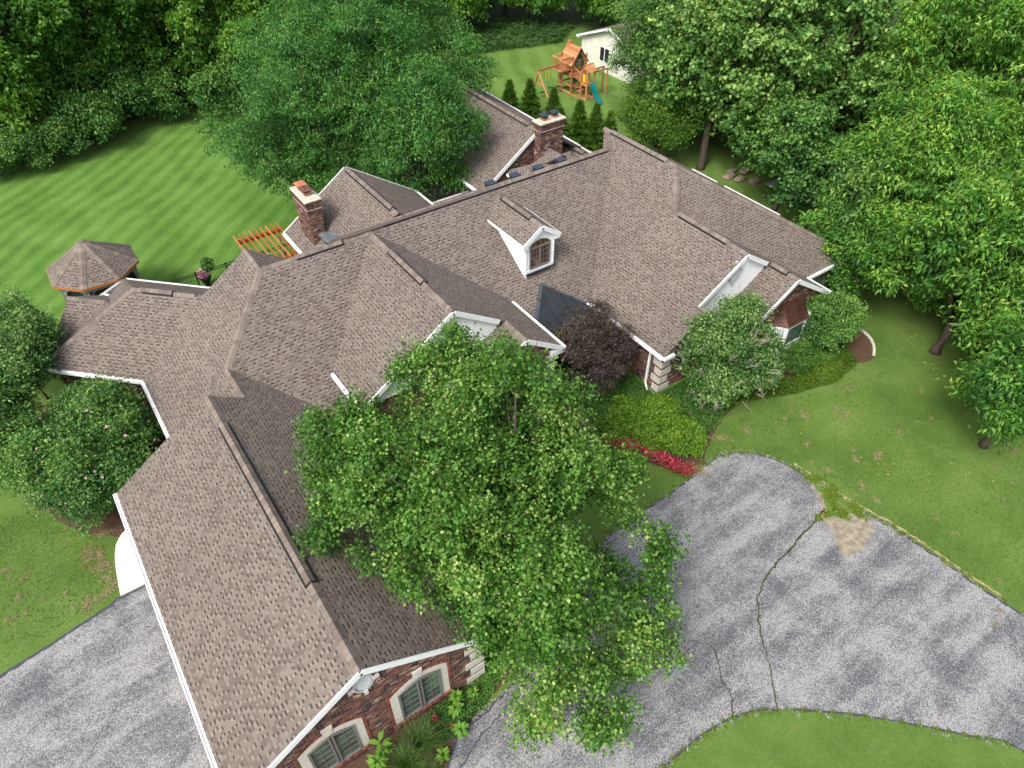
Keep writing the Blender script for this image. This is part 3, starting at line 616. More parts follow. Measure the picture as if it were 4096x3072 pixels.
# arched garage windows
def garage_window(cx):
    fr = fg; root_n = "window"
    st = Acc(); n = 12; w0, w1 = 1.38, 1.86; z0 = .50
    # stone jambs and arched stone head
    st_in = arch(cx, z0, w0, 2.14, .30, n); st_out = arch(cx, z0, w1, 2.28, .40, n)
    def ring(acc, a, b, h0, h1, tone=.5, skip_first=True):
        m = len(a)
        for i in range(m):
            j = (i + 1) % m
            if skip_first and i == 0: continue
            P = [a[i], a[j], b[j], b[i]]
            acc.face([fr.w(*p, h1) for p in P][::-1], tone); acc.face([fr.w(*a[i], h0), fr.w(*a[j], h0), fr.w(*a[j], h1), fr.w(*a[i], h1)], tone); acc.face([fr.w(*b[i], h0), fr.w(*b[j], h0), fr.w(*b[j], h1), fr.w(*b[i], h1)][::-1], tone)
    pane = Acc(); pane.face([fr.w(x, y, -.01 + .012) for x, y in ccw(st_in)], .5)
    win = pane.obj("window", M['glass'], house)
    ring(st, st_in, st_out, .0, .03); st.obj("stone_surround", M['stone'], win)
    k = Acc(); slab(k, fr, ccw([(cx - .09, 2.56), (cx + .09, 2.56), (cx + .16, 2.93), (cx - .16, 2.93)]), lambda x, y: .06, 0); k.obj("keystone", M['stone'], win)
    # rowlock arch and jamb bricks
    m = 24; W = w1 / 2
    pts = []
    for i in range(m + 1):
        x = cx - W + w1 * i / m; t = i / m
        pts.append((x, 2.28 + .40 * (math.sin(math.pi * t) ** .8 if 0 < t < 1 else 0)))
    for i in range(m):
        if abs((i + .5) / m - .5) < .09: continue
        p, q_ = pts[i], pts[i + 1]; nx, ny = -(q_[1] - p[1]), q_[0] - p[0]; L = math.hypot(nx, ny); nx /= L; ny /= L; g = .12
        P = [(p[0] + (q_[0] - p[0]) * g, p[1] + (q_[1] - p[1]) * g), (q_[0], q_[1]), (q_[0] + nx * .11, q_[1] + ny * .11), (p[0] + (q_[0] - p[0]) * g + nx * .11, p[1] + (q_[1] - p[1]) * g + ny * .11)]
        a = Acc(); slab(a, fr, ccw(P), lambda x, y: .03, -.003, R.random()); a.obj("arch_brick", M['red_brick'], win)
    for sgn in (-1, 1):
        y = .36
        while y < 2.28:
            a = Acc(); x0 = cx + sgn * (W + .005); slab(a, fr, ccw([(x0, y), (x0 + sgn * .09, y), (x0 + sgn * .09, y + .05), (x0, y + .05)]), lambda x, yy: .03, -.003, R.random() * .8); a.obj("jamb_brick", M['red_brick'], win); y += .0677
    x = cx - W - .09
    while x < cx + W + .04:
        a = Acc(); c = fr.w(x + .03, .44, .03); a.box(c, fr.x * .029, fr.y * .045, fr.n * .055, R.random()); a.obj("sill_brick", M['red_brick'], win); x += .0705
    fa = Acc()
    zi = 2.10
    def bar(x0, y0, x1, y1, w_=.05, h=.03): fa.beam(fr.w(x0, y0, h / 2 + .004), fr.w(x1, y1, h / 2 + .004), w_ if True else h, h, .5, up=tuple(fr.n))
    for xx, ww in ((cx - w0 / 2 + .035, .07), (cx + w0 / 2 - .035, .07), (cx - .05, .06), (cx + .05, .06)): bar(xx, z0, xx, zi + (.30 if abs(xx - cx) < .2 else .04), ww, .05)
    for s_ in (-1, 1): bar(cx, zi + .29, cx + s_ * w0 / 2, zi + .06, .07, .052)
    bar(cx - w0 / 2, z0 + .04, cx + w0 / 2, z0 + .04, .08, .051)
    fa.obj("frame", M['frame'], win)
    mu = Acc()
    def mbar(x0, y0, x1, y1): mu.beam(fr.w(x0, y0, .010), fr.w(x1, y1, .010), .020, .012, .5, up=tuple(fr.n))
    for s_ in (-1, 1):
        mbar(cx + s_ * .36, z0 + .08, cx + s_ * .36, zi + .15)
        for kk in range(1, 5): mbar(cx + s_ * .08, z0 + .08 + kk * .33, cx + s_ * .64, z0 + .08 + kk * .33)
    mu.obj("muntin", M['frame'], win)
garage_window(W1C); garage_window(W2C)
def oval_vent(fr, cx, cz, rx, rz, brick=False, parent=house, keyw=.14):
    n = 24; a = Acc(); up_ = 0 if brick else .032; O = oval(cx, cz, rx, rz, n); I = oval(cx, cz, rx * .78, rz * .8, n)
    back = Acc(); slab(back, fr, ccw(I), lambda x, y: .02 + up_, -.02); v = back.obj("gable_vent", M['screen'], parent)
    for i in range(n):
        j = (i + 1) % n; h = .07 + up_
        a.face([fr.w(*I[i], h), fr.w(*O[i], h), fr.w(*O[j], h), fr.w(*I[j], h)]); a.face([fr.w(*O[i], 0), fr.w(*O[j], 0), fr.w(*O[j], h), fr.w(*O[i], h)]); a.face([fr.w(*I[j], 0), fr.w(*I[i], 0), fr.w(*I[i], h), fr.w(*I[j], h)])
    a.obj("vent_ring", M['ventgrey'], v)
    k = int(rz * 1.5 / .075)
    for i in range(k):
        y = cz - rz * .74 + i * rz * 1.48 / k; hw = rx * .78 * math.sqrt(max(.02, 1 - ((y - cz) / (rz * .8)) ** 2)) - .01
        s_ = Acc(); c = fr.w(cx, y + .03, .045 + up_); s_.box(c, fr.x * hw, (fr.y * .6 - fr.n * .5).normalized() * .030, (fr.n * .6 + fr.y * .5).normalized() * .005); s_.obj("louvre", M['ventgrey'], v)
    for dx, dy in ((0, 1), (0, -1), (1, 0), (-1, 0)):
        s_ = Acc(); c = fr.w(cx + dx * (rx + .05), cz + dy * (rz + .05), .05); t = keyw / 2
        s_.box(c, fr.x * (.09 if dx else t * .8), fr.y * (.09 if dy else t * .8), fr.n * .055); s_.obj("keystone", M['stone'] if brick else M['ventgrey'], v)
    if brick:
        for i in range(36):
            t = 2 * math.pi * i / 36
            if min(abs(math.sin(t)), abs(math.cos(t))) < .14: continue
            p = (cx + (rx + .055) * math.cos(t), cz + (rz + .055) * math.sin(t)); rd = Vector((math.cos(t), math.sin(t))); X = fr.x * rd.x + fr.y * rd.y; Y = fr.x * -rd.y + fr.y * rd.x
            s_ = Acc(); s_.box(fr.w(*p, .02), X * .05, Y * .030, fr.n * .024, R.random()); s_.obj("vent_brick", M['red_brick'], v)
    return v
oval_vent(fg, 1.49 - GX0, 4.05, .30, .42, True)

# clapboard gable faces
def clapboards(fr, poly, exposure, name="clapboard", parent=house, holes=(), back=True):
    poly = ccw(poly); ys = [p[1] for p in poly]; b = Acc(); slab(b, fr, poly, lambda x, y: .0, -.06); root_ = b.obj("gable_face", M['white'], parent)
    y = min(ys)
    while y < max(ys) - .01:
        p = clip(clip(poly, 0, -1, -y), 0, 1, min(y + exposure, max(ys)))
        if len(p) > 2:
            a = Acc(); slab(a, fr, p, lambda px, py: .034 - .030 * (py - y) / exposure, -.005); a.obj(name, M['white'], root_)
        y += exposure
    return root_
fi = vframe((6.4, 18.80), (14.3, 18.80)); clapboards(fi, [(0.05, 3.2), (6.0, 3.2), (6.0, zat(IR, 12.4, 0) - .12), (3.96, 5.98), (.05, zat(IL, 6.45, 0) - .12)], .16)
oval_vent(fi, 10.42 - 6.4, 4.83, .40, .46)
fh = vframe((18.7, 15.62), (25.5, 15.62)); clapboards(fh, [(0.1, 2.4), (6.1, 2.4), (6.1, zat(HR, 24.8, 0) - .12), (4.45, 5.40), (.1, zat(RL, 18.8, 0) - .14)], .16)
oval_vent(fh, 22.68 - 18.7, 4.72, .36, .46)

# cornice returns
for x0, x1, y0, y1, z0 in ((14.05, 14.75, 17.18, 17.5, 3.02), (27.45, 28.25, 13.93, 14.35, 2.12), (4.95, 5.6, 8.68, 8.92, 2.18)):
    a = Acc(); a.aabox(x0, x1, y0, y1, z0, z0 + .24); a.obj("cornice_return", M['white'], house)
# downspout with elbow at the left corner of the right gable
a = Acc(); a.beam((18.62, 15.95, .1), (18.62, 15.95, 2.15), .075, .10, up=(0, 1, 0)); a.beam((18.62, 15.95, 2.15), (18.33, 15.95, 2.32), .075, .09); a.beam((18.62, 15.95, .1), (18.40, 15.6, .04), .075, .07); a.obj("downspout", M['gutter'], house)
a = Acc()
for i in range(9): a.aabox(18.40 + i * .02, 18.50 + i * .02, 15.45 - i * .14, 15.57 - i * .14, .0, .07)
a.obj("splash_stones", M['white'], house)

# dormer body
def dormer():
    x0, x1, yf = 15.90, 17.42, 21.62; zt = 5.52
    fr = vframe((x0, yf), (x1, yf)); W_ = x1 - x0; zb = 3.92
    b = Acc(); slab(b, fr, ccw([(0, zb), (W_, zb), (W_, zt), (W_ / 2 + .02, 6.10), (0, zt)]), lambda x, y: 0, -.1); d = b.obj("dormer", M['white'], house)
    # side cheeks with clapboards
    for xs, a_, b_ in ((x0, (x0, 24.0), (x0, yf)), (x1, (x1, yf), (x1, 24.0))):
        f2 = vframe(a_, b_); L = 24.0 - yf
        z_of = lambda v: F1[1] * v + F1[2] - .02
        pl = [(0, z_of(24.0)), (L, z_of(yf)), (L, zt), (0, zt)] if xs == x0 else [(0, z_of(yf)), (L, z_of(24.0)), (L, zt), (0, zt)]
        pl = ccw(pl); slab(b, f2, pl, lambda x, y: 0, -.05)
        bb = Acc(); slab(bb, f2, pl, lambda x, y: 0.0, -.04); bb.obj("dormer_cheek", M['white'], d)
        y = 3.8
        while y < zt:
            p = clip(clip(pl, 0, -1, -y), 0, 1, y + .11)
            if len(p) > 2:
                aa = Acc(); slab(aa, f2, p, lambda px, py: .022 - .017 * (py - y) / .11, -.002); aa.obj("clapboard", M['white'], d)
            y += .11
    for xa, xb in ((0.02, .17), (W_ - .17, W_ - .02)):
        y = zb + .14
        while y < zt - .1:
            aa = Acc(); slab(aa, fr, [(xa, y), (xb, y), (xb, y + .11), (xa, y + .11)], lambda px, py: .024 - .018 * (py - y) / .11, -.002); aa.obj("clapboard", M['white'], d); y += .11
    aa = Acc(); aa.beam(fr.w(0, zb + .07, .02), fr.w(W_, zb + .07, .02), .12, .05, up=tuple(fr.n)); 
    for xx in (.0, W_): aa.beam(fr.w(xx, zb, .012), fr.w(xx, zt, .012), .05, .05, up=tuple(fr.n))
    aa.obj("corner_board", M['white'], d)
    cx = W_ / 2; w0 = 1.06; z0 = zb + .2; zs = 5.28
    opening = arch(cx, z0, w0, zs, .22, 12)
    g = Acc(); slab(g, fr, ccw(opening), lambda x, y: .006, 0); g.obj("pane", M['glass_warm'], d)
    f = Acc()
    def bar(x0_, y0_, x1_, y1_, w_=.06, h=.045): f.beam(fr.w(x0_, y0_, h / 2), fr.w(x1_, y1_, h / 2), w_, h, up=tuple(fr.n))
    for xx, ww in ((cx - w0 / 2, .07), (cx + w0 / 2, .07), (cx, .09)): bar(xx, z0, xx, 5.16 if xx == cx else zs, ww)
    bar(cx - w0 / 2, z0, cx + w0 / 2, z0, .08, .046); bar(cx - w0 / 2, 5.16, cx + w0 / 2, 5.16, .10, .048)
    f.obj("frame", M['frame'], d)
    f = Acc()
    for s_ in (-1, 1):
        for t in (.36, .67): f.beam(fr.w(cx + s_ * w0 / 2 * t, z0, .012), fr.w(cx + s_ * w0 / 2 * t, 5.14, .012), .014, .012, up=tuple(fr.n))
        for k in range(1, 4): f.beam(fr.w(cx + s_ * .05, z0 + k * .26, .012), fr.w(cx + s_ * (w0 / 2 - .04), z0 + k * .26, .012), .014, .012, up=tuple(fr.n))
    for t in (-.25, 0, .25): f.beam(fr.w(cx + t, 5.2, .012), fr.w(cx + t * 1.05, 5.45, .012), .014, .012, up=tuple(fr.n))
    f.obj("muntin", M['frame'], d)
    for A_, u0, u1 in ((DL, 15.66, 16.68), (DR, 17.68, 16.68)):
        a = Acc(); p, q_ = rake(A_, u0, 21.5, u1, 21.5, (0, -.02), .20); a.beam(p, q_, .05, .20); a.obj("rake_board", M['white'], d)
        a = Acc(); p, q_ = rake(A_, u0, 21.5, u1, 21.5, (0, .06), .12); a.beam((p[0], p[1], p[2] - .05), (q_[0], q_[1], q_[2] - .05), .16, .03); a.obj("rake_soffit", M['white'], d)
        e = 15.66 if A_ is DL else 17.68
        a = Acc(); a.beam((e, 21.5, zat(A_, e, 0) - .05), (e, 24.3, zat(A_, e, 0) - .05), .04, .13); a.obj("eave_fascia", M['white'], d)
        s_ = 1 if A_ is DL else -1
        a = Acc(); a.aabox(min(e, e + s_ * .26), max(e, e + s_ * .26), 21.47, 21.64, zat(A_, e, 0) - .22, zat(A_, e, 0) - .02); a.obj("cornice_return", M['white'], d)
    a = Acc(); a.beam((x0 - .02, yf - .05, zb - .015), (x1 + .02, yf - .05, zb - .015), .12, .05); a.obj("flashing", M['seam'], d)
dormer()

# standing seam entry roof
def porch_roof():
    zf = lambda v: F1[1] * v + F1[2]
    A_ = Vector((16.47, 21.2, zf(21.2) + .05)); BL_ = Vector((15.1, 19.78, zf(19.78) + .05)); CR = Vector((18.0, 19.85, zf(19.85) + .05)); B2 = Vector((14.75, 18.5, 2.35)); C2 = Vector((18.25, 18.5, 2.35)); B1_ = Vector((14.75, 19.6, 2.7))
    a = Acc(); a.face([BL_, CR, A_], .5); a.face([B2, C2, CR, BL_], .5); a.face([B1_, B2, BL_], .5); a.face([B2 - Vector((0, 0, .1)), C2 - Vector((0, 0, .1)), C2, B2], .5)
    r_ = a.obj("porch_roof", M['seam'], house); nn = Vector((0, -.555, .832))
    for i in range(1, 8):
        u = 14.95 + i * .43
        if u > 18.0: break
        if u < 16.47: vt = 19.78 + (u - 15.1) / 1.37 * 1.42
        else: vt = 19.85 + (18.0 - u) / 1.53 * 1.35
        e = Acc(); e.beam((u, 19.8, zf(19.8) + .065), (u, vt, zf(vt) + .065), .02, .045); e.beam((u, 18.5, 2.365), (u, 19.8, zf(19.8) + .065), .02, .045); e.obj("standing_seam", M['seam'], r_)
    for p in (BL_, CR):
        e = Acc(); e.beam(p + nn * .02, A_ + nn * .02, .17 if p is BL_ else .10, .03, up=tuple(nn)); e.obj("valley_flashing", M['galv2'], r_)
    e = Acc(); e.beam(B2 - Vector((0, .03, .1)), C2 - Vector((0, .03, .1)), .06, .2); e.obj("porch_fascia", M['white'], r_)
    for u, v in ((15.3, 19.95), (15.95, 20.6), (16.9, 20.8), (17.5, 20.25)):
        e = Acc(); e.aabox(u - .03, u + .03, v - .03, v + .03, zf(v) + .07, zf(v) + .12); e.obj("seam_cap", M['copper'], r_)
porch_roof()
# bay window with copper roof under the right gable
def bay():
    x0, x1 = 24.35, 26.7; y1, y0 = 14.13, 13.55; zt = 2.05
    a = Acc(); P = [(x0, y1), (x0 + .5, y0), (x1 - .5, y0), (x1, y1)]
    a.aabox(x0 + .05, x1 - .05, y0 + .1, y1, .35, zt); b = a.obj("bay_window", M['white'], house)
    for i in range(3):
        fr = vframe(P[i], P[i + 1]); L = (Vector(P[i + 1]) - Vector(P[i])).length
        e = Acc(); slab(e, fr, [(0, .3), (L, .3), (L, zt), (0, zt)], lambda x, y: 0, -.05); e.obj("bay_panel", M['white'], b)
        e = Acc(); slab(e, fr, [(.12, .85), (L - .12, .85), (L - .12, 1.85), (.12, 1.85)], lambda x, y: .008, 0); e.obj("pane", M['glass'], b)
        for k in range(5): e = Acc(); e.beam(fr.w(0, .32 + k * .1, .01), fr.w(L, .32 + k * .1, .01), .075, .03, up=tuple(fr.n)); e.obj("clapboard", M['white'], b)
        e = Acc()
        for xx in (.06, L - .06): e.beam(fr.w(xx, .8, .015), fr.w(xx, 1.95, .015), .09, .035, up=tuple(fr.n))
        for zz in (.84, 1.92): e.beam(fr.w(0, zz, .015), fr.w(L, zz, .015), .1, .036, up=tuple(fr.n))
        e.obj("frame", M['white'], b)
    c = Acc(); steps = 6; rows = []
    for k in range(steps + 1):
        t = k / steps; z = zt + .95 * (1 - (1 - t) ** 1.0) * (.35 + .65 * t); s_ = 1 - t * .55
        rows.append([Vector((x0 - .12 + (px - x0 + .0) * 1.0 + .12 * 1, 0, 0)) for px in (0,)] and [Vector((25.5 + (px - 25.5) * (1.06 - t * .32), y1 + (py - .1 - y1) * (1 - t), z)) for px, py in P])
    for k in range(steps):
        for i in range(3): c.face([rows[k][i], rows[k][i + 1], rows[k + 1][i + 1], rows[k + 1][i]])
    cr = c.obj("bay_roof", M['copper'], b)
    for t in (.0, .2, .4, .6, .8, 1.0):
        e = Acc(); pts = [r_[1] + (r_[2] - r_[1]) * t + Vector((0, -.01, .015)) for r_ in rows]
        for i in range(steps): e.beam(pts[i], pts[i + 1], .02, .03)
        e.obj("bay_roof_seam", M['copper'], b)
bay()
# dark glazed wall below the hip end and the tall windows of the rear wing
for a_, b_, z0, z1, nn in (((28.3, 15.5), (31.2, 15.5), .6, 2.2, 3), ((19.27, 41.3), (19.27, 34.0), .35, 2.8, 5)):
    fr = vframe(a_, b_); L = (Vector(b_) - Vector(a_)).length
    for i in range(nn):
        x0 = L * i / nn + .12; x1 = L * (i + 1) / nn - .12
        e = Acc(); slab(e, fr, [(x0, z0), (x1, z0), (x1, z1), (x0, z1)], lambda x, y: .03, 0); wdw = e.obj("window", M['glass'], house)
        e = Acc()
        for xx in (x0, x1, (x0 + x1) / 2): e.beam(fr.w(xx, z0, .03), fr.w(xx, z1, .03), .06, .06, up=tuple(fr.n))
        for zz in (z0, z1): e.beam(fr.w(x0, zz, .031), fr.w(x1, zz, .031), .06, .061, up=tuple(fr.n))
        e.obj("frame", M['frame'], wdw)

# chimneys
def chimney(x0, x1, y0, y1, z0, z1, body_label, flues, seed):
    b = Acc(); b.aabox(x0, x1, y0, y1, z0, z1 - .08); ch = b.obj("chimney", M['mortar'], house); ch["label"] = body_label
    lst = []; cor = .0
    sides = (((x0, y0), (x1, y0)), ((x1, y0), (x1, y1)), ((x1, y1), (x0, y1)), ((x0, y1), (x0, y0)))
    for k, (a_, b_) in enumerate(sides):
        fr = vframe(a_, b_); L = (Vector(b_) - Vector(a_)).length; brickfield(fr, [(0, z0), (L, z0), (L, z1 - .62), (0, z1 - .62)], out=lst, seed=seed + k, pr=.01)
    # corbelled head: running courses, a soldier course, then three projecting courses
    a = Acc()
    def band(z, h, off, tone=None):
        a_ = Acc(); X0, X1, Y0, Y1 = x0 - off, x1 + off, y0 - off, y1 + off
        bb = Acc(); bb.aabox(X0, X1, Y0, Y1, z, z + h + .012); return X0, X1, Y0, Y1, bb
    for z, h, off, mode in ((z1 - .62, .057, .03, 'r'), (z1 - .552, .057, .055, 'r'), (z1 - .484, .19, .03, 's'), (z1 - .284, .057, .045, 'r'), (z1 - .216, .057, .07, 'r'), (z1 - .148, .057, .095, 'r')):
        X0, X1, Y0, Y1, bb = band(z, h, off); bb.obj("corbel_bed", M['mortar'], ch)
        for a_, b_ in (((X0, Y0), (X1, Y0)), ((X1, Y0), (X1, Y1)), ((X1, Y1), (X0, Y1)), ((X0, Y1), (X0, Y0))):
            fr = vframe(a_, b_); L = (Vector(b_) - Vector(a_)).length; n = max(1, round(L / (.204 if mode == 'r' else .068))); w_ = L / n
            for i in range(n): slab(a, fr, [(i * w_ + .005, z), ((i + 1) * w_ - .005, z), ((i + 1) * w_ - .005, z + h), (i * w_ + .005, z + h)], lambda x, y: .01, -.003, min(1, max(0, R.gauss(.42, .2))))
    tag(a.obj("corbel_brick", M['brick'], ch), kind='stuff'); emit_bricks(lst, 0, ch)
    c = Acc(); X0, X1, Y0, Y1 = x0 - .10, x1 + .10, y0 - .10, y1 + .10; m_ = .05
    c.aabox(X0, X1, Y0, Y1, z1 - .085, z1 - .03); top = [(X0 + m_, Y0 + m_, z1), (X1 - m_, Y0 + m_, z1), (X1 - m_, Y1 - m_, z1), (X0 + m_, Y1 - m_, z1)]; bt = [(X0, Y0, z1 - .03), (X1, Y0, z1 - .03), (X1, Y1, z1 - .03), (X0, Y1, z1 - .03)]
    c.face(top)
    for i in range(4): c.face([bt[i], bt[(i + 1) % 4], top[(i + 1) % 4], top[i]])
    c.obj("chimney_crown", M['crown'], ch)
    for fx, fy, cm, wd in flues:
        f = Acc(); f.aabox(fx - .14, fx + .14, fy - .14, fy + .14, z1 - .01, z1 + .14); f.obj("flue_tile", M['clay'], ch)
        f = Acc(); f.aabox(fx - .15, fx + .15, fy - .15, fy + .15, z1 + .141, z1 + .24); f.obj("flue_collar", M['black'], ch)
        f = Acc(); h = wd; zz = z1 + .25; f.aabox(fx - h, fx + h, fy - h, fy + h, zz, zz + .03)
        r_ = .55; f.face([(fx - h * r_, fy - h * r_, zz + .10), (fx + h * r_, fy - h * r_, zz + .10), (fx + h * r_, fy + h * r_, zz + .10), (fx - h * r_, fy + h * r_, zz + .10)])
        P = [(fx - h, fy - h, zz + .03), (fx + h, fy - h, zz + .03), (fx + h, fy + h, zz + .03), (fx - h, fy + h, zz + .03)]; Q = [(fx - h * r_, fy - h * r_, zz + .10), (fx + h * r_, fy - h * r_, zz + .10), (fx + h * r_, fy + h * r_, zz + .10), (fx - h * r_, fy + h * r_, zz + .10)]
        for i in range(4): f.face([P[i], P[(i + 1) % 4], Q[(i + 1) % 4], Q[i]])
        f.obj("flue_cap", cm, ch)
    return ch
chimney(8.90, 9.53, 28.80, 30.35, 2.5, 6.55, "tall narrow chimney beside the pergola with rusty caps", [(9.2, 29.35, M['rust'], .26), (9.2, 29.95, M['clay'], .25)], 40)
chimney(22.50, 24.05, 29.45, 30.0, 3.2, 6.55, "wide rear chimney with two dark blue caps", [(22.9, 29.72, M['bluebox'], .23), (23.6, 29.75, M['bluebox'], .23)], 50)
a = Acc(); a.face([(9.56, 28.85, 4.72), (10.05, 27.6, 4.98), (9.0, 27.2, 5.15), (9.15, 28.8, 4.72)]); a.face([(9.56, 28.85, 4.74), (10.05, 27.6, 5.0), (10.05, 27.6, 4.9), (9.6, 28.9, 4.6)]); a.obj("flashing", M['galv'], house)
# box vents behind the ridge
for px, in ((2096,), (2181,), (2265,), (2348,)):
    pass
for ux in (16.95, 18.35, 19.75, 21.15):
    v = 26.0; z = zat(B1, 0, v); a = Acc(); a.aabox(ux - .2, ux + .2, v - .17, v + .17, z - .1, z + .22); a.beam((ux - .24, v - .02, z + .26), (ux + .24, v - .02, z + .26), .42, .05); a.obj("box_vent", M['bluebox'], house)
# ---------------------------------------------------------------- ground, lawns, drives
def sheet(name, pts, z, mat, kind='structure', tess=None):
    a = Acc(); a.face([(x, y, z) for x, y in pts]); o = a.obj(name, mat); tag(o, kind=kind)
    bpy.context.view_layer.update(); return o
def smooth(pts, k=6):                   # closed Catmull-Rom through the outline
    o = []; n = len(pts)
    for i in range(n):
        p0, p1, p2, p3 = pts[i - 1], pts[i], pts[(i + 1) % n], pts[(i + 2) % n]
        for j in range(k):
            t = j / k; o.append(tuple(.5 * ((2 * p1[c]) + (-p0[c] + p2[c]) * t + (2 * p0[c] - 5 * p1[c] + 4 * p2[c] - p3[c]) * t * t + (-p0[c] + 3 * p1[c] - 3 * p2[c] + p3[c]) * t ** 3) for c in (0, 1)))
    return o
def ruff(pts, amp, seed, step=.25):     # a slightly ragged edge
    rr = random.Random(seed); o = []
    for i in range(len(pts)):
        p, q_ = pts[i], pts[(i + 1) % len(pts)]; L = math.hypot(q_[0] - p[0], q_[1] - p[1]); n = max(1, int(L / step))
        for j in range(n):
            t = j / n; o.append((p[0] + (q_[0] - p[0]) * t + rr.uniform(-amp, amp), p[1] + (q_[1] - p[1]) * t + rr.uniform(-amp, amp)))
    return o
a = Acc(); n = 40; E_ = 400
a.face([(-E_, -E_, 0), (E_, -E_, 0), (E_, E_, 0), (-E_, E_, 0)]); tag(a.obj("ground", M['lawn']), kind='structure')
BL = [(-30, 30), (-6, 33.8), (2.8, 33.4), (4, 31.6), (5.5, 31), (8, 32), (10, 33.5), (16, 42), (17, 50), (17, 60), (12.2, 58.6), (10.5, 59.2), (7.1, 59.4), (3.4, 57.6), (.7, 55.9), (-2.7, 56.2), (-30, 60)]
sheet("back_lawn", ruff(BL, .04, 1, .5), .004, M['backlawn'])
YL = [(24, 33), (27, 30), (31, 27), (36, 25), (39, 30), (42, 38), (42.5, 44), (43.5, 56), (33, 62), (27, 56), (22, 46)]
sheet("yard_lawn", ruff(YL, .05, 2, .5), .004, M['yardlawn'])
DR = [(2.6, 7.1), (3.4, 7.75), (4.4, 7.9), (5.6, 8.1), (7.2, 8.8), (8.8, 9.7), (11.3, 10.5), (13.1, 10.7), (15.5, 10.75), (17.2, 10.95), (18.3, 10.95), (19.1, 10.6), (19.8, 9.8), (20.2, 8.7), (20.3, 7.7), (20.35, 6.8), (20.6, 5.8), (20.85, 4.8), (21.0, 3.6), (21.1, 2.2), (21.3, 0.0), (22, -6), (24, -14), (-10, -14), (-6, -4), (-2, 3)]
drv = smooth(DR, 4)
sheet("driveway_rim", ruff(drv, .02, 4), .008, M['sealer'])
def inset(pts, d):
    o = []; n = len(pts); A = sum(pts[i][0] * pts[(i + 1) % n][1] - pts[(i + 1) % n][0] * pts[i][1] for i in range(n)); s_ = 1 if A > 0 else -1
    for i in range(n):
        p, q_ = pts[i - 1], pts[(i + 1) % n]; dx, dy = q_[0] - p[0], q_[1] - p[1]; L = math.hypot(dx, dy) or 1; o.append((pts[i][0] - s_ * dy / L * d, pts[i][1] + s_ * dx / L * d))
    return o
sheet("driveway", ruff(inset(drv, .09), .045, 5, .15), .012, M['drive'])
IS = [(4.6, -6), (5.6, .8), (7.2, 3.2), (7.9, 3.5), (9.5, 3.5), (10.9, 3.25), (11.9, 2.7), (13.2, 1.7), (14.7, .3), (15.9, -1), (16.9, -2.3), (17.5, -6)]
isl = smooth(IS, 4); sheet("driveway_rim", ruff(inset(isl, -.07), .02, 7), .016, M['sealer']); sheet("grass_island", ruff(isl, .02, 6, .12), .020, M['lawn'])
LD = [(-30, 15.6), (-12, 17.25), (-7.6, 17.7), (-6.0, 17.95), (-4.7, 18.2), (-4.1, 18.3), (-3.85, 18.45), (-3.7, 18.4), (-2.2, 18.4), (-2.2, 2), (-30, 2)]
sheet("driveway_rim", ruff(LD, .015, 8), .008, M['sealer']); sheet("side_driveway", ruff(inset(LD, .12), .04, 9, .15), .012, M['drive2'])
SL = [(-3.72, 18.42), (-3.66, 19.0), (-3.6, 19.6), (-3.5, 20.2), (-3.35, 20.7), (-3.1, 21.05), (-2.8, 21.25), (-2.2, 21.3), (-2.2, 18.42)]
fr = Frame((0, 0, 0), (1, 0, 0), (0, 1, 0))
for y0, y1 in ((18.42, 19.55), (19.57, 20.75), (20.77, 21.4)):
    p = clip(clip(SL, 0, -1, -y0), 0, 1, y1); a = Acc(); slab(a, fr, ccw(p), lambda x, y: .05, -.02); tag(a.obj("concrete_apron", M['concrete']), kind='structure')
# the overgrown crack, the sandy patch and the bare spots
def ribbon(name, pts, wd, z, mat, seed, kind='structure'):
    rr = random.Random(seed); L_, R_ = [], []; P = []
    for i in range(len(pts) - 1):
        for j in range(10):
            t = j / 10; P.append((pts[i][0] + (pts[i + 1][0] - pts[i][0]) * t + rr.uniform(-.035, .035), pts[i][1] + (pts[i + 1][1] - pts[i][1]) * t + rr.uniform(-.035, .035)))
    P.append(pts[-1])
    a = Acc(); prev = None
    for i, p in enumerate(P):
        q_ = P[min(i + 1, len(P) - 1)]; o_ = P[max(i - 1, 0)]; dx, dy = q_[0] - o_[0], q_[1] - o_[1]; L = math.hypot(dx, dy) or 1; w_ = (wd if not hasattr(wd, '__len__') else wd[0] + (wd[1] - wd[0]) * i / len(P)) * rr.uniform(.6, 1.4) / 2
        cur = ((p[0] - dy / L * w_, p[1] + dx / L * w_, z), (p[0] + dy / L * w_, p[1] - dx / L * w_, z))
        if prev: a.face([prev[0], prev[1], cur[1], cur[0]])
        prev = cur
    return tag(a.obj(name, mat), kind=kind)
M['moss'] = flat_mat("mossy_soil", (.045, .045, .026), .95, 0, 12., .5, .6); M['sand'] = flat_mat("sandy_soil", (.24, .205, .15), .95, 0, 4., .35, .5); M['straw'] = flat_mat("dry_thatch", (.30, .25, .12), .95, 0, 9., .4, .5)
ribbon("driveway_crack", [(19.5, 6.75), (18.7, 6.6), (16.8, 6.3), (15.4, 6.1), (14.4, 5.7), (13.4, 4.7), (12.8, 3.8), (11.9, 2.75)], (.09, .03), .017, M['moss'], 3)
ribbon("driveway_crack", [(11.8, 5.3), (11.5, 4.8), (11.2, 4.4), (11.1, 3.9), (10.6, 3.35)], .04, .017, M['moss'], 4); ribbon("driveway_crack", [(10.6, 7.2), (11.2, 6.1), (11.8, 5.3)], .02, .017, M['sealer'], 5)
ribbon("driveway_crack", [(3.0, 6.9), (4.0, 7.35), (5.0, 7.55), (6.0, 7.9), (7, 8.4)], .05, .017, M['sealer'], 14)
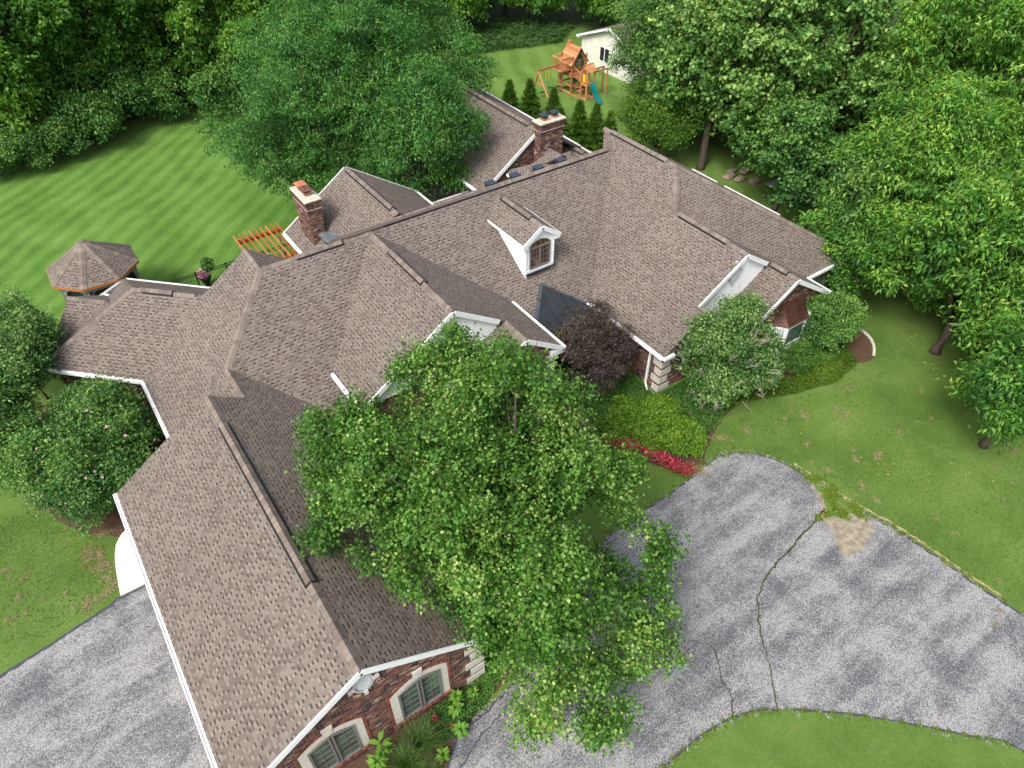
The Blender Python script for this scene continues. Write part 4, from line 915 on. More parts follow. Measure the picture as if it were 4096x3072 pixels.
sheet("soil_patch", ruff(smooth([(20.2, 8.2), (19.6, 7.1), (19.0, 6.6), (18.9, 6.1), (18.3, 5.2), (18.6, 4.8), (19.5, 4.9), (20.5, 5.4), (20.4, 6.8)], 4), .10, 10, .10), .0165, M['sand'])
sheet("weedy_patch", ruff(smooth([(20.35, 8.3), (19.9, 7.2), (19.5, 6.7), (19.5, 6.2), (20.2, 6.0), (20.5, 6.4), (20.45, 7.4)], 4), .09, 11, .12), .0205, M['lawn'])
ribbon("dry_edge", [(20.35, 8.9), (20.5, 7.9), (20.55, 6.9), (20.75, 5.9), (21.0, 4.9), (21.15, 3.9), (21.2, 2.6), (21.4, .8)], .10, .006, M['straw'], 6)
DRY = ((-3.95, 20.0, .45), (-4.0, 18.9, .4), (-4.75, 18.75, .35), (-4.3, 20.9, .4), (-3.9, 19.4, .3), (-3.6, 21.5, .3), (-3.95, 20.6, .4), (19.0, 11.6, .35), (16.9, 10.95, .4), (23.0, 10.5, .3), (21.7, 9.3, .22), (24.5, 9.4, .25), (22.6, 7.6, .2), (21.2, 7.9, .25), (21.6, 6.6, .25), (23.6, 7.2, .3), (20.2, 11.3, .3))
sheet("planting_bed", ruff(smooth([(27.4, 12.2), (28.0, 11.2), (28.9, 11.1), (29.7, 11.7), (30.1, 12.6), (30.6, 15), (28.2, 14.9)], 4), .04, 21), .006, M['mulch'])
sheet("planting_bed", ruff(smooth([(-1.5, 8.8), (-1.0, 6.0), (2.6, 7.2), (4.4, 8.0), (5.8, 8.4), (7, 9.4), (5.2, 9.3), (5.0, 8.85)], 4), .04, 22), .006, M['mulch'])
sheet("planting_bed", ruff(smooth([(-.4, 26.4), (-3.4, 29.6), (-5.0, 30), (-5.2, 24), (-3, 20.9), (-.3, 20.9)], 4), .04, 23), .006, M['mulch'])
sheet("planting_bed", ruff(smooth([(14.6, 14.4), (16.2, 11.3), (17.1, 10.9), (18.3, 11.7), (21, 12.6), (24, 11.8), (27.5, 11.6), (27.5, 14.2), (18.6, 15.2), (18.6, 20), (14.4, 20)], 3), .04, 24), .0055, M['mulch'])
# paved court beyond the shed and the wood floor
M['pinkpave'] = flat_mat("pink_paving", (.42, .33, .30), .9, 0, 3, .15, .1)
sheet("paved_court", [(43.5, 36), (52, 34), (54, 44), (46, 45)], .006, M['pinkpave'])
sheet("forest_floor", ruff([(-40, 56.8), (-2.7, 56.8), (.7, 56.6), (3.4, 58.2), (7.1, 60), (10.5, 60), (14, 59), (26, 58), (33, 63), (44, 60), (60, 56), (60, 120), (-40, 120)], .2, 30, 1.0), .006, M['floor'])
sheet("forest_floor", [(40, -5), (80, -5), (80, 60), (54, 60), (52, 34), (43, 33), (38, 20)], .005, M['floor'])
# brick entry walk under the maple
WK = Acc(); walk = Acc(); walk.aabox(12.2, 14.9, 15.6, 17.2, 0, .10); wk = tag(walk.obj("entry_walk", M['mortar']), kind='structure')
for i in range(13):
    for j in range(15):
        b = Acc(); x = 12.22 + i * .205 + (.1 if j % 2 else 0); y = 15.62 + j * .104
        if x + .195 > 14.9: continue
        if i == 0 and j == 0: pass
        b.aabox(x, x + .195, y, y + .095, .09, .115, R.random()); b.obj("brick", M['red_brick'], wk)

# ---------------------------------------------------------------- gazebo
def gazebo():
    c = Vector((0.0, 36.05)); Rr = 2.12; ze = 2.6; za = 4.0; root = worldempty("gazebo", (c.x, c.y, 0)); tag(root, "octagonal screened gazebo with taupe shingled roof and orange cedar trim on the back lawn", "gazebo")
    P = [(c.x + Rr * math.cos(math.radians(22.5 + 45 * i)), c.y + Rr * math.sin(math.radians(22.5 + 45 * i))) for i in range(8)]
    planes = []; ra = Acc()
    global ZR
    for i in range(8):
        p, q_ = Vector((*P[i], ze)), Vector((*P[(i + 1) % 8], ze)); ap = Vector((c.x, c.y, za)); x = (q_ - p).normalized(); m_ = (p + q_) / 2; y = (ap - m_).normalized(); fr = Frame(p, x, y)
        pc = ccw([fr.l(p), fr.l(q_), fr.l(ap)]); planes.append((fr, [pc])); ra.face([p, q_, ap], .2)
    rf = ra.obj("roof", M['shingle'], root); ac = shingle_roof(planes, root, 21, 0, rf); tag(ac.obj("shingle_field", M['shingle'], rf), kind='stuff')
    for i in range(8):
        caps = []; CAPS.clear(); n1 = planes[i][0].n; n2 = planes[i - 1][0].n; capline((*P[i], ze + .01), (c.x, c.y, za), n1, n2)
        for cc in CAPS: a = Acc(); capmesh(a, cc); a.obj("ridge_cap", M['cap'], rf)
    for i in range(8):
        p, q_ = Vector((*P[i], 0)), Vector((*P[(i + 1) % 8], 0)); cv = Vector((c.x, c.y, 0)); k = .87; pi = cv + (p - cv) * k; qi = cv + (q_ - cv) * k
        a = Acc(); z = Vector((0, 0, ze - .06)); a.beam(p + z, q_ + z, .035, .11); a.obj("fascia", M['cedar'], root)
        a = Acc(); a.beam(pi, pi + Vector((0, 0, ze - .05)), .11, .11); a.obj("post", M['grey'], root)
        a = Acc(); a.beam(pi + Vector((0, 0, 2.3)), qi + Vector((0, 0, 2.3)), .05, .16); a.beam(pi + Vector((0, 0, .95)), qi + Vector((0, 0, .95)), .05, .06); a.beam(pi + Vector((0, 0, .12)), qi + Vector((0, 0, .12)), .05, .12)
        for s_, t_ in ((pi, qi), (qi, pi)):
            d = (t_ - s_).normalized() * .35; a.beam(s_ + Vector((0, 0, 1.9)), s_ + d + Vector((0, 0, 2.25)), .04, .05)
        a.obj("rail", M['grey'], root)
        a = Acc(); pj = cv + (p - cv) * .80; qj = cv + (q_ - cv) * .80; a.beam(pj + Vector((0, 0, 1.25)), qj + Vector((0, 0, 1.25)), .01, 2.3); a.obj('screen', M['screen'], root)  # opaque dark panels: screening with the interior's shade put into its colour
        for k2 in range(1, 12):
            b = Acc(); m_ = pi + (qi - pi) * k2 / 12; b.beam(m_ + Vector((0, 0, .15)), m_ + Vector((0, 0, .95)), .03, .03); b.obj("baluster", M['black'], root)
    a = Acc(); a.face([(c.x + (x - c.x) * .9, c.y + (y - c.y) * .9, .1) for x, y in P]); a.obj("floor_deck", M['grey'], root)
    t = worldempty("patio_table", (c.x + .1, c.y - .3, .1)); tag(t, "round dark glass table standing inside the gazebo", "table")
    a = Acc(); a.lathe((c.x + .1, c.y - .3, .1), [(.02, .68), (.62, .69), (.62, .72), (.01, .722)], 20); a.obj("table_top", M['bluebox'], t)
    a = Acc(); a.lathe((c.x + .1, c.y - .3, .1), [(.25, 0), (.05, .05), (.04, .68)], 10); a.obj("pedestal", M['black'], t)
gazebo()
# ---------------------------------------------------------------- pergola, fence, flower urn
per = worldempty("pergola", (7.8, 33.2, 0)); tag(per, "orange stained cedar pergola with open rafters beside the left chimney", "pergola")
for v in (34.5, 31.75):
    for dv in (-.07, .07): a = Acc(); a.beam((6.62, v + dv, 2.28), (9.1, v + dv, 2.28), .04, .19, R.random()); a.obj("beam", M['cedar'], per)
for i in range(9):
    u = 6.62 + i * .292; a = Acc(); a.beam((u, 31.35, 2.46), (u, 34.95, 2.46), .04, .15, R.random()); a.obj("rafter", M['cedar'], per)
for u, v in ((6.75, 34.5), (8.85, 34.5), (6.75, 31.75), (8.85, 31.75)): a = Acc(); a.beam((u, v, 0), (u, v, 2.2), .1, .1); a.obj("post", M['grey'], per)
fen = worldempty("metal_fence", (6, 34.7, 0)); tag(fen, "low black metal fence along the patio edge behind the pergola", "fence")
for z in (1.2, 1.08, .15): a = Acc(); a.beam((2.6, 34.75, z), (10.6, 34.75, z), .035, .03); a.obj("rail", M['black'], fen)
for i in range(6): a = Acc(); a.beam((2.6 + i * 1.6, 34.75, 0), (2.6 + i * 1.6, 34.75, 1.28), .06, .06); a.obj("post", M['black'], fen)
for i in range(66):
    a = Acc(); a.beam((2.7 + i * .12, 34.75, .12), (2.7 + i * .12, 34.75, 1.2), .016, .016); a.obj("picket", M['black'], fen)

# ---------------------------------------------------------------- white shed in the back yard
def shed():
    root = worldempty("shed", (45, 47, 0)); tag(root, "white clapboard outbuilding with grey shingled roof beyond the play set", "shed")
    x0, x1, y0, y1 = 42.6, 51.0, 42.6, 50.2; zt = 2.35; ym = (y0 + y1) / 2; zp = 3.75; w_ = Acc()
    fr = vframe((x0, y1), (x0, y0)); L = y1 - y0; slab(w_, fr, ccw([(0, 0), (L, 0), (L, zt), (L / 2, zp), (0, zt)]), lambda x, y: 0, -.1); w_.aabox(x0 + .1, x1, y0, y1, 0, zt); b = w_.obj("wall", M['cream'], root)
    y = .1; pl = ccw([(0, 0), (L, 0), (L, zt), (L / 2, zp), (0, zt)])
    while y < zp:
        p = clip(clip(pl, 0, -1, -y), 0, 1, y + .22)
        if len(p) > 2: a = Acc(); slab(a, fr, p, lambda px, py: .035 - .03 * (py - y) / .22, -.002); a.obj("clapboard", M['cream'], b)
        y += .22
    a = Acc(); slab(a, fr, [(2.5, .85), (3.7, .85), (3.7, 2.0), (2.5, 2.0)], lambda x, y: .04, 0); g = a.obj("window", M['black'], root)
    a = Acc()
    for xx in (2.5, 3.1, 3.7): a.beam(fr.w(xx, .85, .05), fr.w(xx, 2.0, .05), .07, .05, up=tuple(fr.n))
    for zz in (.85, 2.0): a.beam(fr.w(2.46, zz, .05), fr.w(3.74, zz, .05), .07, .052, up=tuple(fr.n))
    a.obj("frame", M['white'], g)
    planes = []; ra = Acc()
    for s_, ye in ((1, y0 - .35), (-1, y1 + .35)):
        sl_ = (zp - zt) / (L / 2); ze = zt - .35 * sl_ + .05; p = Vector((x0 - .4, ye, ze)); x = Vector((1, 0, 0)) * s_; p = p if s_ > 0 else Vector((x1 + .3, ye, ze)); y_ = Vector((0, s_, sl_)).normalized(); f2 = Frame(p, x, y_)
        pc = [(0, 0), (x1 - x0 + .7, 0), (x1 - x0 + .7, (L / 2 + .35) * math.hypot(1, sl_)), (0, (L / 2 + .35) * math.hypot(1, sl_))]; planes.append((f2, [pc])); ra.face([f2.w(*q_) for q_ in pc], .2)
        a = Acc(); e0 = f2.w(0 if s_ > 0 else pc[1][0], 0, -.08); e1 = f2.w(0 if s_ > 0 else pc[1][0], pc[2][1], -.08); a.beam(e0, e1, .06, .17); a.obj("rake_board", M['white'], root)
        for t in (.06, .94): a = Acc(); pp = e0 + (e1 - e0) * t; a.aabox(pp.x - .02, pp.x + .35, pp.y - .05, pp.y + .05, pp.z - .2, pp.z - .05); a.obj("bracket", M['white'], root)
    rf = ra.obj("roof", M['shingle'], root); ac = shingle_roof(planes, root, 31, 0, rf); tag(ac.obj("shingle_field", M['shingle'], rf), kind='stuff')
shed()

# ---------------------------------------------------------------- wooden play set
def playset():
    root = worldempty("play_set", (37, 45, 0)); tag(root, "cedar climbing frame with swings, tower house and green slide on the back yard lawn", "play set")
    W = M['playwood']
    def b(name, p0, p1, w_=.1, h=.1, mat=W, par=root): a = Acc(); a.beam(p0, p1, w_, h, R.random()); return a.obj(name, mat, par)
    # swing beam with splayed legs
    A0 = (34.3, 45.2, 2.15)
    b("swing_beam", (34.4, 45.6, 2.2), (37.2, 45.6, 2.25), .1, .16)
    b("leg", (34.45, 45.6, 2.15), (34.9, 46.9, 0)); b("leg", (34.45, 45.6, 2.15), (34.7, 44.3, 0)); b("brace", (34.7, 46.2, 1.1), (34.6, 44.9, 1.1), .06, .1)
    for i, (u, ln) in enumerate(((35.0, 1.7), (35.7, 1.5), (36.4, 1.6))):
        sw = root
        a = Acc()
        for du in (-.22, .22): a.beam((u + du, 45.6, 2.15), (u + du, 45.6, 2.15 - ln * .5), .025, .025)
        a.obj("swing_rope", M['yellow'], root)
        a = Acc()
        for du in (-.22, .22): a.beam((u + du, 45.6, 2.15 - ln * .5), (u + du, 45.6, 2.15 - ln), .012, .012)
        a.aabox(u - .24, u + .24, 45.5, 45.7, 2.12 - ln, 2.16 - ln); a.obj("swing_seat", M['green_plastic'], root)
    # main tower
    x0, x1, y0, y1 = 37.1, 38.5, 44.7, 46.1
    for x in (x0, x1):
        for y in (y0, y1): b("post", (x, y, 0), (x, y, 3.0), .11, .11)
    for z in (.1, .7, 1.45, 1.6):
        b("rail", (x0, y0, z), (x1, y0, z), .04, .13); b("rail", (x0, y1, z), (x1, y1, z), .04, .13); b("rail", (x0, y0, z), (x0, y1, z), .04, .13); b("rail", (x1, y0, z), (x1, y1, z), .04, .13)
    for i in range(9): b("deck_plank", (x0, y0 + .08 + i * .16, 1.66), (x1, y0 + .08 + i * .16, 1.66), .15, .03)
    # upper house with steep gable roof facing the slide
    hx0, hx1, hy0, hy1 = 37.1, 38.5, 44.7, 46.1; zc = 2.45
    a = Acc(); a.aabox(hx0, hx1, hy0, hy1, 1.9, 2.5, .5); a.face([(hx0, hy0, 2.5), (hx1, hy0, 2.5), (37.8, hy0, 3.45)], .4); a.face([(hx1, hy1, 2.5), (hx0, hy1, 2.5), (37.8, hy1, 3.45)], .4); a.obj("cabin", W, root)
    for s_ in (-1, 1):
        for i in range(7):
            t0, t1 = i / 7, (i + 1) / 7; xa = 37.8 + s_ * .92 * (1 - t0); za_ = 2.3 + 1.25 * t0; xb = 37.8 + s_ * .92 * (1 - t1); zb = 2.3 + 1.25 * t1
            a = Acc(); a.face([(xa, hy0 - .15, za_ + .03), (xa, hy1 + .15, za_ + .03), (xb, hy1 + .15, zb), (xb, hy0 - .15, zb)][::s_], R.random()); a.face([(xa, hy0 - .15, za_), (xa, hy0 - .15, za_ + .03), (xb, hy0 - .15, zb)], .2); a.face([(xa, hy0 - .15, za_), (xa, hy1 + .15, za_), (xa, hy1 + .15, za_ + .03), (xa, hy0 - .15, za_ + .03)], .3); a.obj("roof_board", W, root)
    for cx in (37.55, 38.05):
        a = Acc(); a.aabox(cx - .16, cx + .16, hy0 - .04, hy0 + .02, 2.05, 2.6); w_ = a.obj("window", M['green_plastic'], root); a = Acc(); a.aabox(cx - .1, cx + .1, hy0 - .05, hy0 - .03, 2.12, 2.52); a.obj("pane", M['glass'], w_)
    a = Acc(); a.face([(37.45, hy0 - .04, 2.72), (38.15, hy0 - .04, 2.72), (37.8, hy0 - .04, 3.2)]); a.obj("gable_panel", M['green_plastic'], root)
    b("roof_chimney", (37.8, 46.0, 3.35), (37.8, 46.0, 3.75), .25, .25)
    # balcony to the left
    bx0, bx1 = 36.2, 37.1
    for z in (1.95, 2.85): b("rail", (bx0, y0 + .2, z), (bx1, y0 + .2, z), .05, .1); b("rail", (bx0, y1, z), (bx1, y1, z), .05, .1); b("rail", (bx0, y0 + .2, z), (bx0, y1, z), .05, .1)
    for i in range(7):
        b("baluster", (bx0 + .13 * i, y0 + .2, 1.95), (bx0 + .13 * i, y0 + .2, 2.85), .05, .03); b("baluster", (bx0, y0 + .2 + .2 * i, 1.95), (bx0, y0 + .2 + .2 * i, 2.85), .03, .05)
    for i in range(7): b("deck_plank", (bx0, y0 + .3 + i * .18, 1.95), (bx1, y0 + .3 + i * .18, 1.95), .17, .03)
    # bridge and front tower
    fx0, fx1, fy0, fy1 = 37.35, 38.1, 43.1, 43.8
    for x in (fx0, fx1):
        for y in (fy0, fy1): b("post", (x, y, 0), (x, y, 2.2), .1, .1)
    for z in (.08, 1.15): b("rail", (fx0, fy0, z), (fx1, fy0, z), .04, .12); b("rail", (fx0, fy1, z), (fx1, fy1, z), .04, .12); b("rail", (fx0, fy0, z), (fx0, fy1, z), .04, .12); b("rail", (fx1, fy0, z), (fx1, fy1, z), .04, .12)
    for i in range(5): b("deck_plank", (fx0, fy0 + .07 + i * .14, 1.2), (fx1, fy0 + .07 + i * .14, 1.2), .13, .03)
    for i in range(6): b("deck_plank", (fx0, fy1 + .1 + i * .15, 1.25 + .03 * i), (fx1, fy1 + .1 + i * .15, 1.25 + .03 * i), .14, .03)
    for x in (fx0, fx1):
        b("rail", (x, fy1, 1.9), (x, y0, 2.1), .05, .08)
        for i in range(6): b("baluster", (x, fy1 + .1 + i * .15, 1.3), (x, fy1 + .1 + i * .15, 1.95), .04, .03)
    for s_ in (-1, 1):
        for i in range(4):
            t0, t1 = i / 4, (i + 1) / 4; cy = (fy0 + fy1) / 2; ya = cy + s_ * .5 * (1 - t0); yb = cy + s_ * .5 * (1 - t1)
            a = Acc(); a.face([(fx0 - .1, ya, 2.2 + .5 * t0 + .02), (fx1 + .1, ya, 2.2 + .5 * t0 + .02), (fx1 + .1, yb, 2.2 + .5 * t1), (fx0 - .1, yb, 2.2 + .5 * t1)][::-s_], R.random()); a.obj("roof_board", W, root)
    a = Acc(); a.aabox(fx0 - .02, fx0, fy0 + .2, fy0 + .5, 1.35, 1.95); a.obj("yellow_panel", M['yellow'], root)
    # slide
    a = Acc(); n = 14; prof = []
    for i in range(n + 1):
        t = i / n; u = 37.75 - .1 * t; v = fy0 - .05 - 1.35 * t; z = 1.22 * (1 - t) ** 1.25 + .10 + .06 * math.sin(t * 9); prof.append((u, v, z))
    for i in range(n):
        p, q_ = prof[i], prof[i + 1]
        for da, db, ha, hb in ((-.24, -.2, .12, .0), (-.2, .2, 0, 0), (.2, .24, 0, .12)):
            a.face([(p[0] + da, p[1], p[2] + ha), (p[0] + db, p[1], p[2] + hb), (q_[0] + db, q_[1], q_[2] + hb), (q_[0] + da, q_[1], q_[2] + ha)])
    a.obj("slide", M['slide'], root, True)
    # monkey bars on the right
    for v in (43.2, 43.7): b("overhead_beam", (38.1, v, 2.05), (39.6, v, 2.05), .05, .1); b("post", (39.5, v, 0), (39.5, v, 2.05), .09, .09)
    for i in range(6): b("rung", (38.3 + i * .22, 43.2, 2.05), (38.3 + i * .22, 43.7, 2.05), .03, .03, M['green_plastic'])
    # tyre swing and picnic bench below the tower
    a = Acc(); a.lathe((37.9, 45.3, .75), [(.05, .0), (.26, .03), (.3, .12), (.26, .22), (.05, .24)], 14); a.obj("tyre_swing", M['slide'], root)
    b("bench", (37.5, 44.75, .5), (38.3, 44.75, .5), .3, .05); b("bench", (37.5, 44.35, .35), (38.3, 44.35, .35), .18, .05)
    for i in range(5): b("ladder_rung", (36.75 + .06 * i, 45.7, .3 + i * .28), (36.75 + .06 * i, 46.1, .3 + i * .28), .05, .05)
    b("ladder_rail", (36.7, 45.68, 0), (37.05, 45.68, 1.65), .05, .08); b("ladder_rail", (36.7, 46.12, 0), (37.05, 46.12, 1.65), .05, .08)
    b("sandbox_edge", (37.1, 44.7, .07), (37.3, 44.0, .07), .06, .14); b("sandbox_edge", (38.5, 44.7, .07), (38.3, 44.0, .07), .06, .14); b("sandbox_edge", (37.3, 44.0, .07), (38.3, 44.0, .07), .06, .14)
playset()
# garden edging, rocks, deck with pots
for i, (x, y, t_) in enumerate(((30.15, 12.75, 82), (30.07, 12.38, 75), (29.93, 12.03, 63), (29.70, 11.72, 50), (29.42, 11.46, 40), (29.10, 11.24, 32))):
    cs, sn = math.cos(math.radians(t_)), math.sin(math.radians(t_)); a = Acc(); a.box((x, y, .03), (.18 * cs, .18 * sn, 0), (-.06 * sn, .06 * cs, 0), (0, 0, .04)); o = a.obj("edging_stone", M['stone']); tag(o, ("pale kerb stone at the far end of the curved row edging the bark bed", "second pale kerb stone from the far end of the curved row", "third pale kerb stone from the far end of the curved row", "third pale kerb stone from the near end of the curved row", "second pale kerb stone from the near end of the curved row", "pale kerb stone at the near end of the curved row edging the bark bed")[i], "stone", "curved bed edging stones")
dk = worldempty("timber_deck", (40, 23, 0)); tag(dk, "weathered grey plank deck half hidden under trees right of the house", "deck")
for i in range(28): a = Acc(); a.aabox(37.6 + i * .15, 37.74 + i * .15, 21.6, 25.2, .35, .40, R.random()); a.obj("plank", M['grey'], dk)
def blob(c, r_, seed, mat, name, label, cat, group=None, sq=(1, 1, .7)):
    rr = random.Random(seed); a = Acc(); n, m_ = 9, 6; V = []
    for i in range(1, m_):
        for j in range(n):
            th = math.pi * i / m_; ph = 2 * math.pi * j / n; q_ = r_ * rr.uniform(.82, 1.12); V.append((c[0] + q_ * sq[0] * math.sin(th) * math.cos(ph), c[1] + q_ * sq[1] * math.sin(th) * math.sin(ph), c[2] + q_ * sq[2] * math.cos(th)))
    for i in range(m_ - 2):
        for j in range(n): a.face([V[i * n + j], V[(i + 1) * n + j], V[(i + 1) * n + (j + 1) % n], V[i * n + (j + 1) % n]])
    a.face([V[j] for j in range(n)]); a.face([V[(m_ - 2) * n + j] for j in range(n)][::-1]); o = a.obj(name, mat); tag(o, label, cat, group); return o
rocks = (((36.9, 27.6, .1), .45, "left pale boulder ringing the dark pond beyond the right roof"), ((37.2, 26.9, .1), .4, "flat boulder at the near side of the dark pond beyond the roof"), ((37.7, 26.2, .1), .42, "broad boulder at the right end of the pond rocks"), ((38.2, 27.4, .2), .4, "upright brown boulder behind the pond rocks"), ((37.6, 28.0, .1), .35, "small rear boulder of the pond rocks"))
for i, (c_, r_, lb) in enumerate(rocks): blob(c_, r_, i, M['rock'], "boulder", lb, "rock", "rocks round the pond", (1.2, .8, .5))
for i, (x, y, r_, lb) in enumerate(((39.6, 23.4, .30, "blue grey glazed pot on the shaded timber deck"), (38.7, 22.9, .25, "small black pot at the left of the timber deck"), (39.9, 22.5, .28, "black pot at the near edge of the timber deck"))):
    p = worldempty("plant_pot", (x, y, .4)); tag(p, lb, "pot", "pots on the deck"); a = Acc(); a.lathe((x, y, .4), [(r_ * .6, 0), (r_ * .9, r_ * 1.0), (r_, r_ * 1.3), (r_ * .85, r_ * 1.3), (r_ * .7, r_ * 1.1)], 14); a.obj("pot", M['bluebox'] if i == 0 else M['black'], p)
for x, y, z, lb in ((4.65, 35.1, 0, "dark urn of pink and white flowers standing by the black fence"),):
    p = worldempty("flower_urn", (x, y, z)); tag(p, lb, "planter"); a = Acc(); a.lathe((x, y, z), [(.15, 0), (.1, .1), (.28, .5), (.34, .62), (.3, .62), (.1, .5)], 14); a.obj("urn", M['black'], p)
# satellite scrap: dried leaf litter on the apron
# ---------------------------------------------------------------- vegetation
def leafmesh(name, c, d, nrm_, L, W, tone, mat, fold=.25):
    """c,d,nrm_: (N,3); L,W,tone: (N,). One folded diamond per leaf."""
    N_ = len(c); s_ = np.cross(d, nrm_); s_ /= (np.linalg.norm(s_, axis=1, keepdims=True) + 1e-9)
    u = np.cross(s_, d); v = np.empty((N_, 4, 3), np.float32)
    v[:, 0] = c; v[:, 2] = c + d * L[:, None] - u * (L * .18)[:, None]
    m_ = c + d * (L * .42)[:, None] + u * (W * fold)[:, None]
    v[:, 1] = m_ + s_ * (W * .5)[:, None]; v[:, 3] = m_ - s_ * (W * .5)[:, None]
    me = bpy.data.meshes.new(name); me.vertices.add(N_ * 4); me.vertices.foreach_set("co", v.ravel())
    me.loops.add(N_ * 4); me.loops.foreach_set("vertex_index", np.arange(N_ * 4, dtype=np.int32))
    me.polygons.add(N_); me.polygons.foreach_set("loop_start", np.arange(0, N_ * 4, 4, dtype=np.int32)); me.polygons.foreach_set("loop_total", np.full(N_, 4, np.int32))
    at = me.attributes.new("tone", 'FLOAT', 'FACE'); at.data.foreach_set("value", np.clip(tone, 0, 1).astype(np.float32))
    me.materials.append(mat); me.update(calc_edges=True); return me
def unit(a): return a / (np.linalg.norm(a, axis=-1, keepdims=True) + 1e-9)
def crown_points(g, cz, rad, nlobes, nclump, lobe=(.36, .55), inner=.18, flat=.85, bottom=-.55, sub=9, extra=()):
    """lobes, boughs on the lobes, and leaf clumps on the boughs"""
    rad = np.array(rad, float); cen = []; rr = []
    for i in range(nlobes):
        dv = unit(g.normal(size=3))
        if dv[2] < bottom: dv[2] = -dv[2]
        dist = g.uniform(.45, .78); cen.append(dv * dist); rr.append(g.uniform(*lobe))
    for e in extra: cen.append((np.array(e[:3]) - np.array([0, 0, cz])) / rad); rr.append(e[3] / rad.mean())
    nlobes = len(cen); cen = np.array(cen); rr = np.array(rr); sc = []; sr = []; sl_ = []
    for i in range(nlobes):
        dv = unit(g.normal(size=(sub, 3)) + unit(cen[i]) * .55 + np.array([0, 0, .25])); sc.append(cen[i] + dv * (rr[i] * g.uniform(.72, 1.0, sub))[:, None] * np.array([1, 1, flat])); sr.append(rr[i] * g.uniform(.28, .44, sub)); sl_ += [i] * sub
    k0 = 14; sc.append(unit(g.normal(size=(k0, 3))) * g.uniform(.15, .5, k0)[:, None]); sr.append(g.uniform(.16, .26, k0)); sl_ += [nlobes] * k0
    sc = np.concatenate(sc); sr = np.concatenate(sr); sl_ = np.array(sl_)
    pts = []; out = []; lid = []; need = nclump
    while need > 0:
        m = min(need * 2, 4000); k = g.choice(len(sc), size=m, p=sr ** 2 / np.sum(sr ** 2)); dv = unit(g.normal(size=(m, 3)) + unit(sc[k]) * .35)
        inn = g.random(m) < inner
        rr_ = sr[k] * np.where(inn, g.uniform(.3, .9, m), g.uniform(.85, 1.18, m) + (g.random(m) < .10) * g.uniform(0, .55, m)); p = sc[k] + dv * rr_[:, None] * np.array([1, 1, flat])
        d2 = (p ** 2).sum(1)[:, None] + (sc ** 2).sum(1)[None] - 2 * p @ sc.T; dd = np.sqrt(np.maximum(d2, 0)) / sr[None]; dd[np.arange(m), k] = 9
        ok = (dd.min(axis=1) > .75) | inn; p = p[ok][:need]; pts.append(p); out.append(dv[ok][:need]); lid.append(k[ok][:need]); need -= len(p)
    p = np.concatenate(pts); o = np.concatenate(out); lid = np.concatenate(lid)
    return p * rad + np.array([0, 0, cz]), o, lid, sl_, cen * rad + np.array([0, 0, cz]), rr
def crown(name, seed, cz, rad, nlobes, nclump, per, leaf, spread, mat, droop=.25, aspect=.75, lobe=(.36, .55), inner=.18, bottom=-.55, tj=.2, tipbright=.25, bias=0.0, elong=1.0, extra=(), keep=None, plate=.35):
    g = rng(seed); P, O, lid, sl_, cen, rr = crown_points(g, cz, rad, nlobes, nclump, lobe, inner, .85, bottom, 9, extra)
    lt = g.normal(0, .09, len(sl_)) + g.normal(0, .11, len(cen) + 1)[sl_]; 
    if keep is not None: kp = keep(P); P = P[kp]; O = O[kp]; lid = lid[kp]; nclump = len(P)
    n = nclump * per
    c = np.repeat(P, per, axis=0); o = np.repeat(O, per, axis=0); off = g.normal(size=(n, 3)) * spread * np.array([1, 1, plate])
    # sprays: leaves run along a twig that points outward and a little up
    tw = unit(O + np.array([0, 0, .35]) + g.normal(size=O.shape) * .35); t = g.uniform(-1, 1, n)[:, None] * spread * elong
    c = c + np.repeat(tw, per, axis=0) * t + off * .7
    d = unit(o * .6 + g.normal(size=(n, 3)) * .75 + np.array([0, 0, -droop])); nn = unit(np.array([0, 0, 1.0]) + o * .35 + g.normal(size=(n, 3)) * .55)
    L = leaf * g.uniform(.7, 1.25, n); W = L * aspect * g.uniform(.8, 1.15, n)
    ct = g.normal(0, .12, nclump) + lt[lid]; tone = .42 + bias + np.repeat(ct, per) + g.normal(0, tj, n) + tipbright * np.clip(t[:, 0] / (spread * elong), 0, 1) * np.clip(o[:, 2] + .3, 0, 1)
    return leafmesh(name, c, d, nn, L, W, tone, mat), cen, rr
def branches(root, base, cz, cen, h, r0, seed, mat=None, fork=.35, twigs=0, rad=None):
    g = random.Random(seed); a = Acc(); top = Vector((0, 0, cz)); fk = Vector((g.uniform(-.1, .1), g.uniform(-.1, .1), max(.5, cz * fork)))
    a.tube([(0, 0, -.05), (0, 0, .25), fk * .6, fk], [r0 * 1.35, r0 * 1.05, r0 * .9, r0 * .8], 8, .4)
    tips = []
    for i, c in enumerate(cen):
        c = Vector(c); m_ = fk.lerp(c, .45) + Vector((g.uniform(-.3, .3), g.uniform(-.3, .3), -.1 * (c - fk).length)); a.tube([fk * .92, m_, c, c + (c - m_) * .4], [r0 * .5, r0 * .33, r0 * .16, r0 * .05], 6, .4)
        for j in range(3):
            e = c + Vector((g.uniform(-1, 1), g.uniform(-1, 1), g.uniform(-.2, 1))) * (c - fk).length * .35; a.tube([m_.lerp(c, g.uniform(.2, 1)), e], [r0 * .13, r0 * .03], 4, .5)
    return a.obj("trunk", M['bark'] if mat is None else mat, root, True)
CR = {}
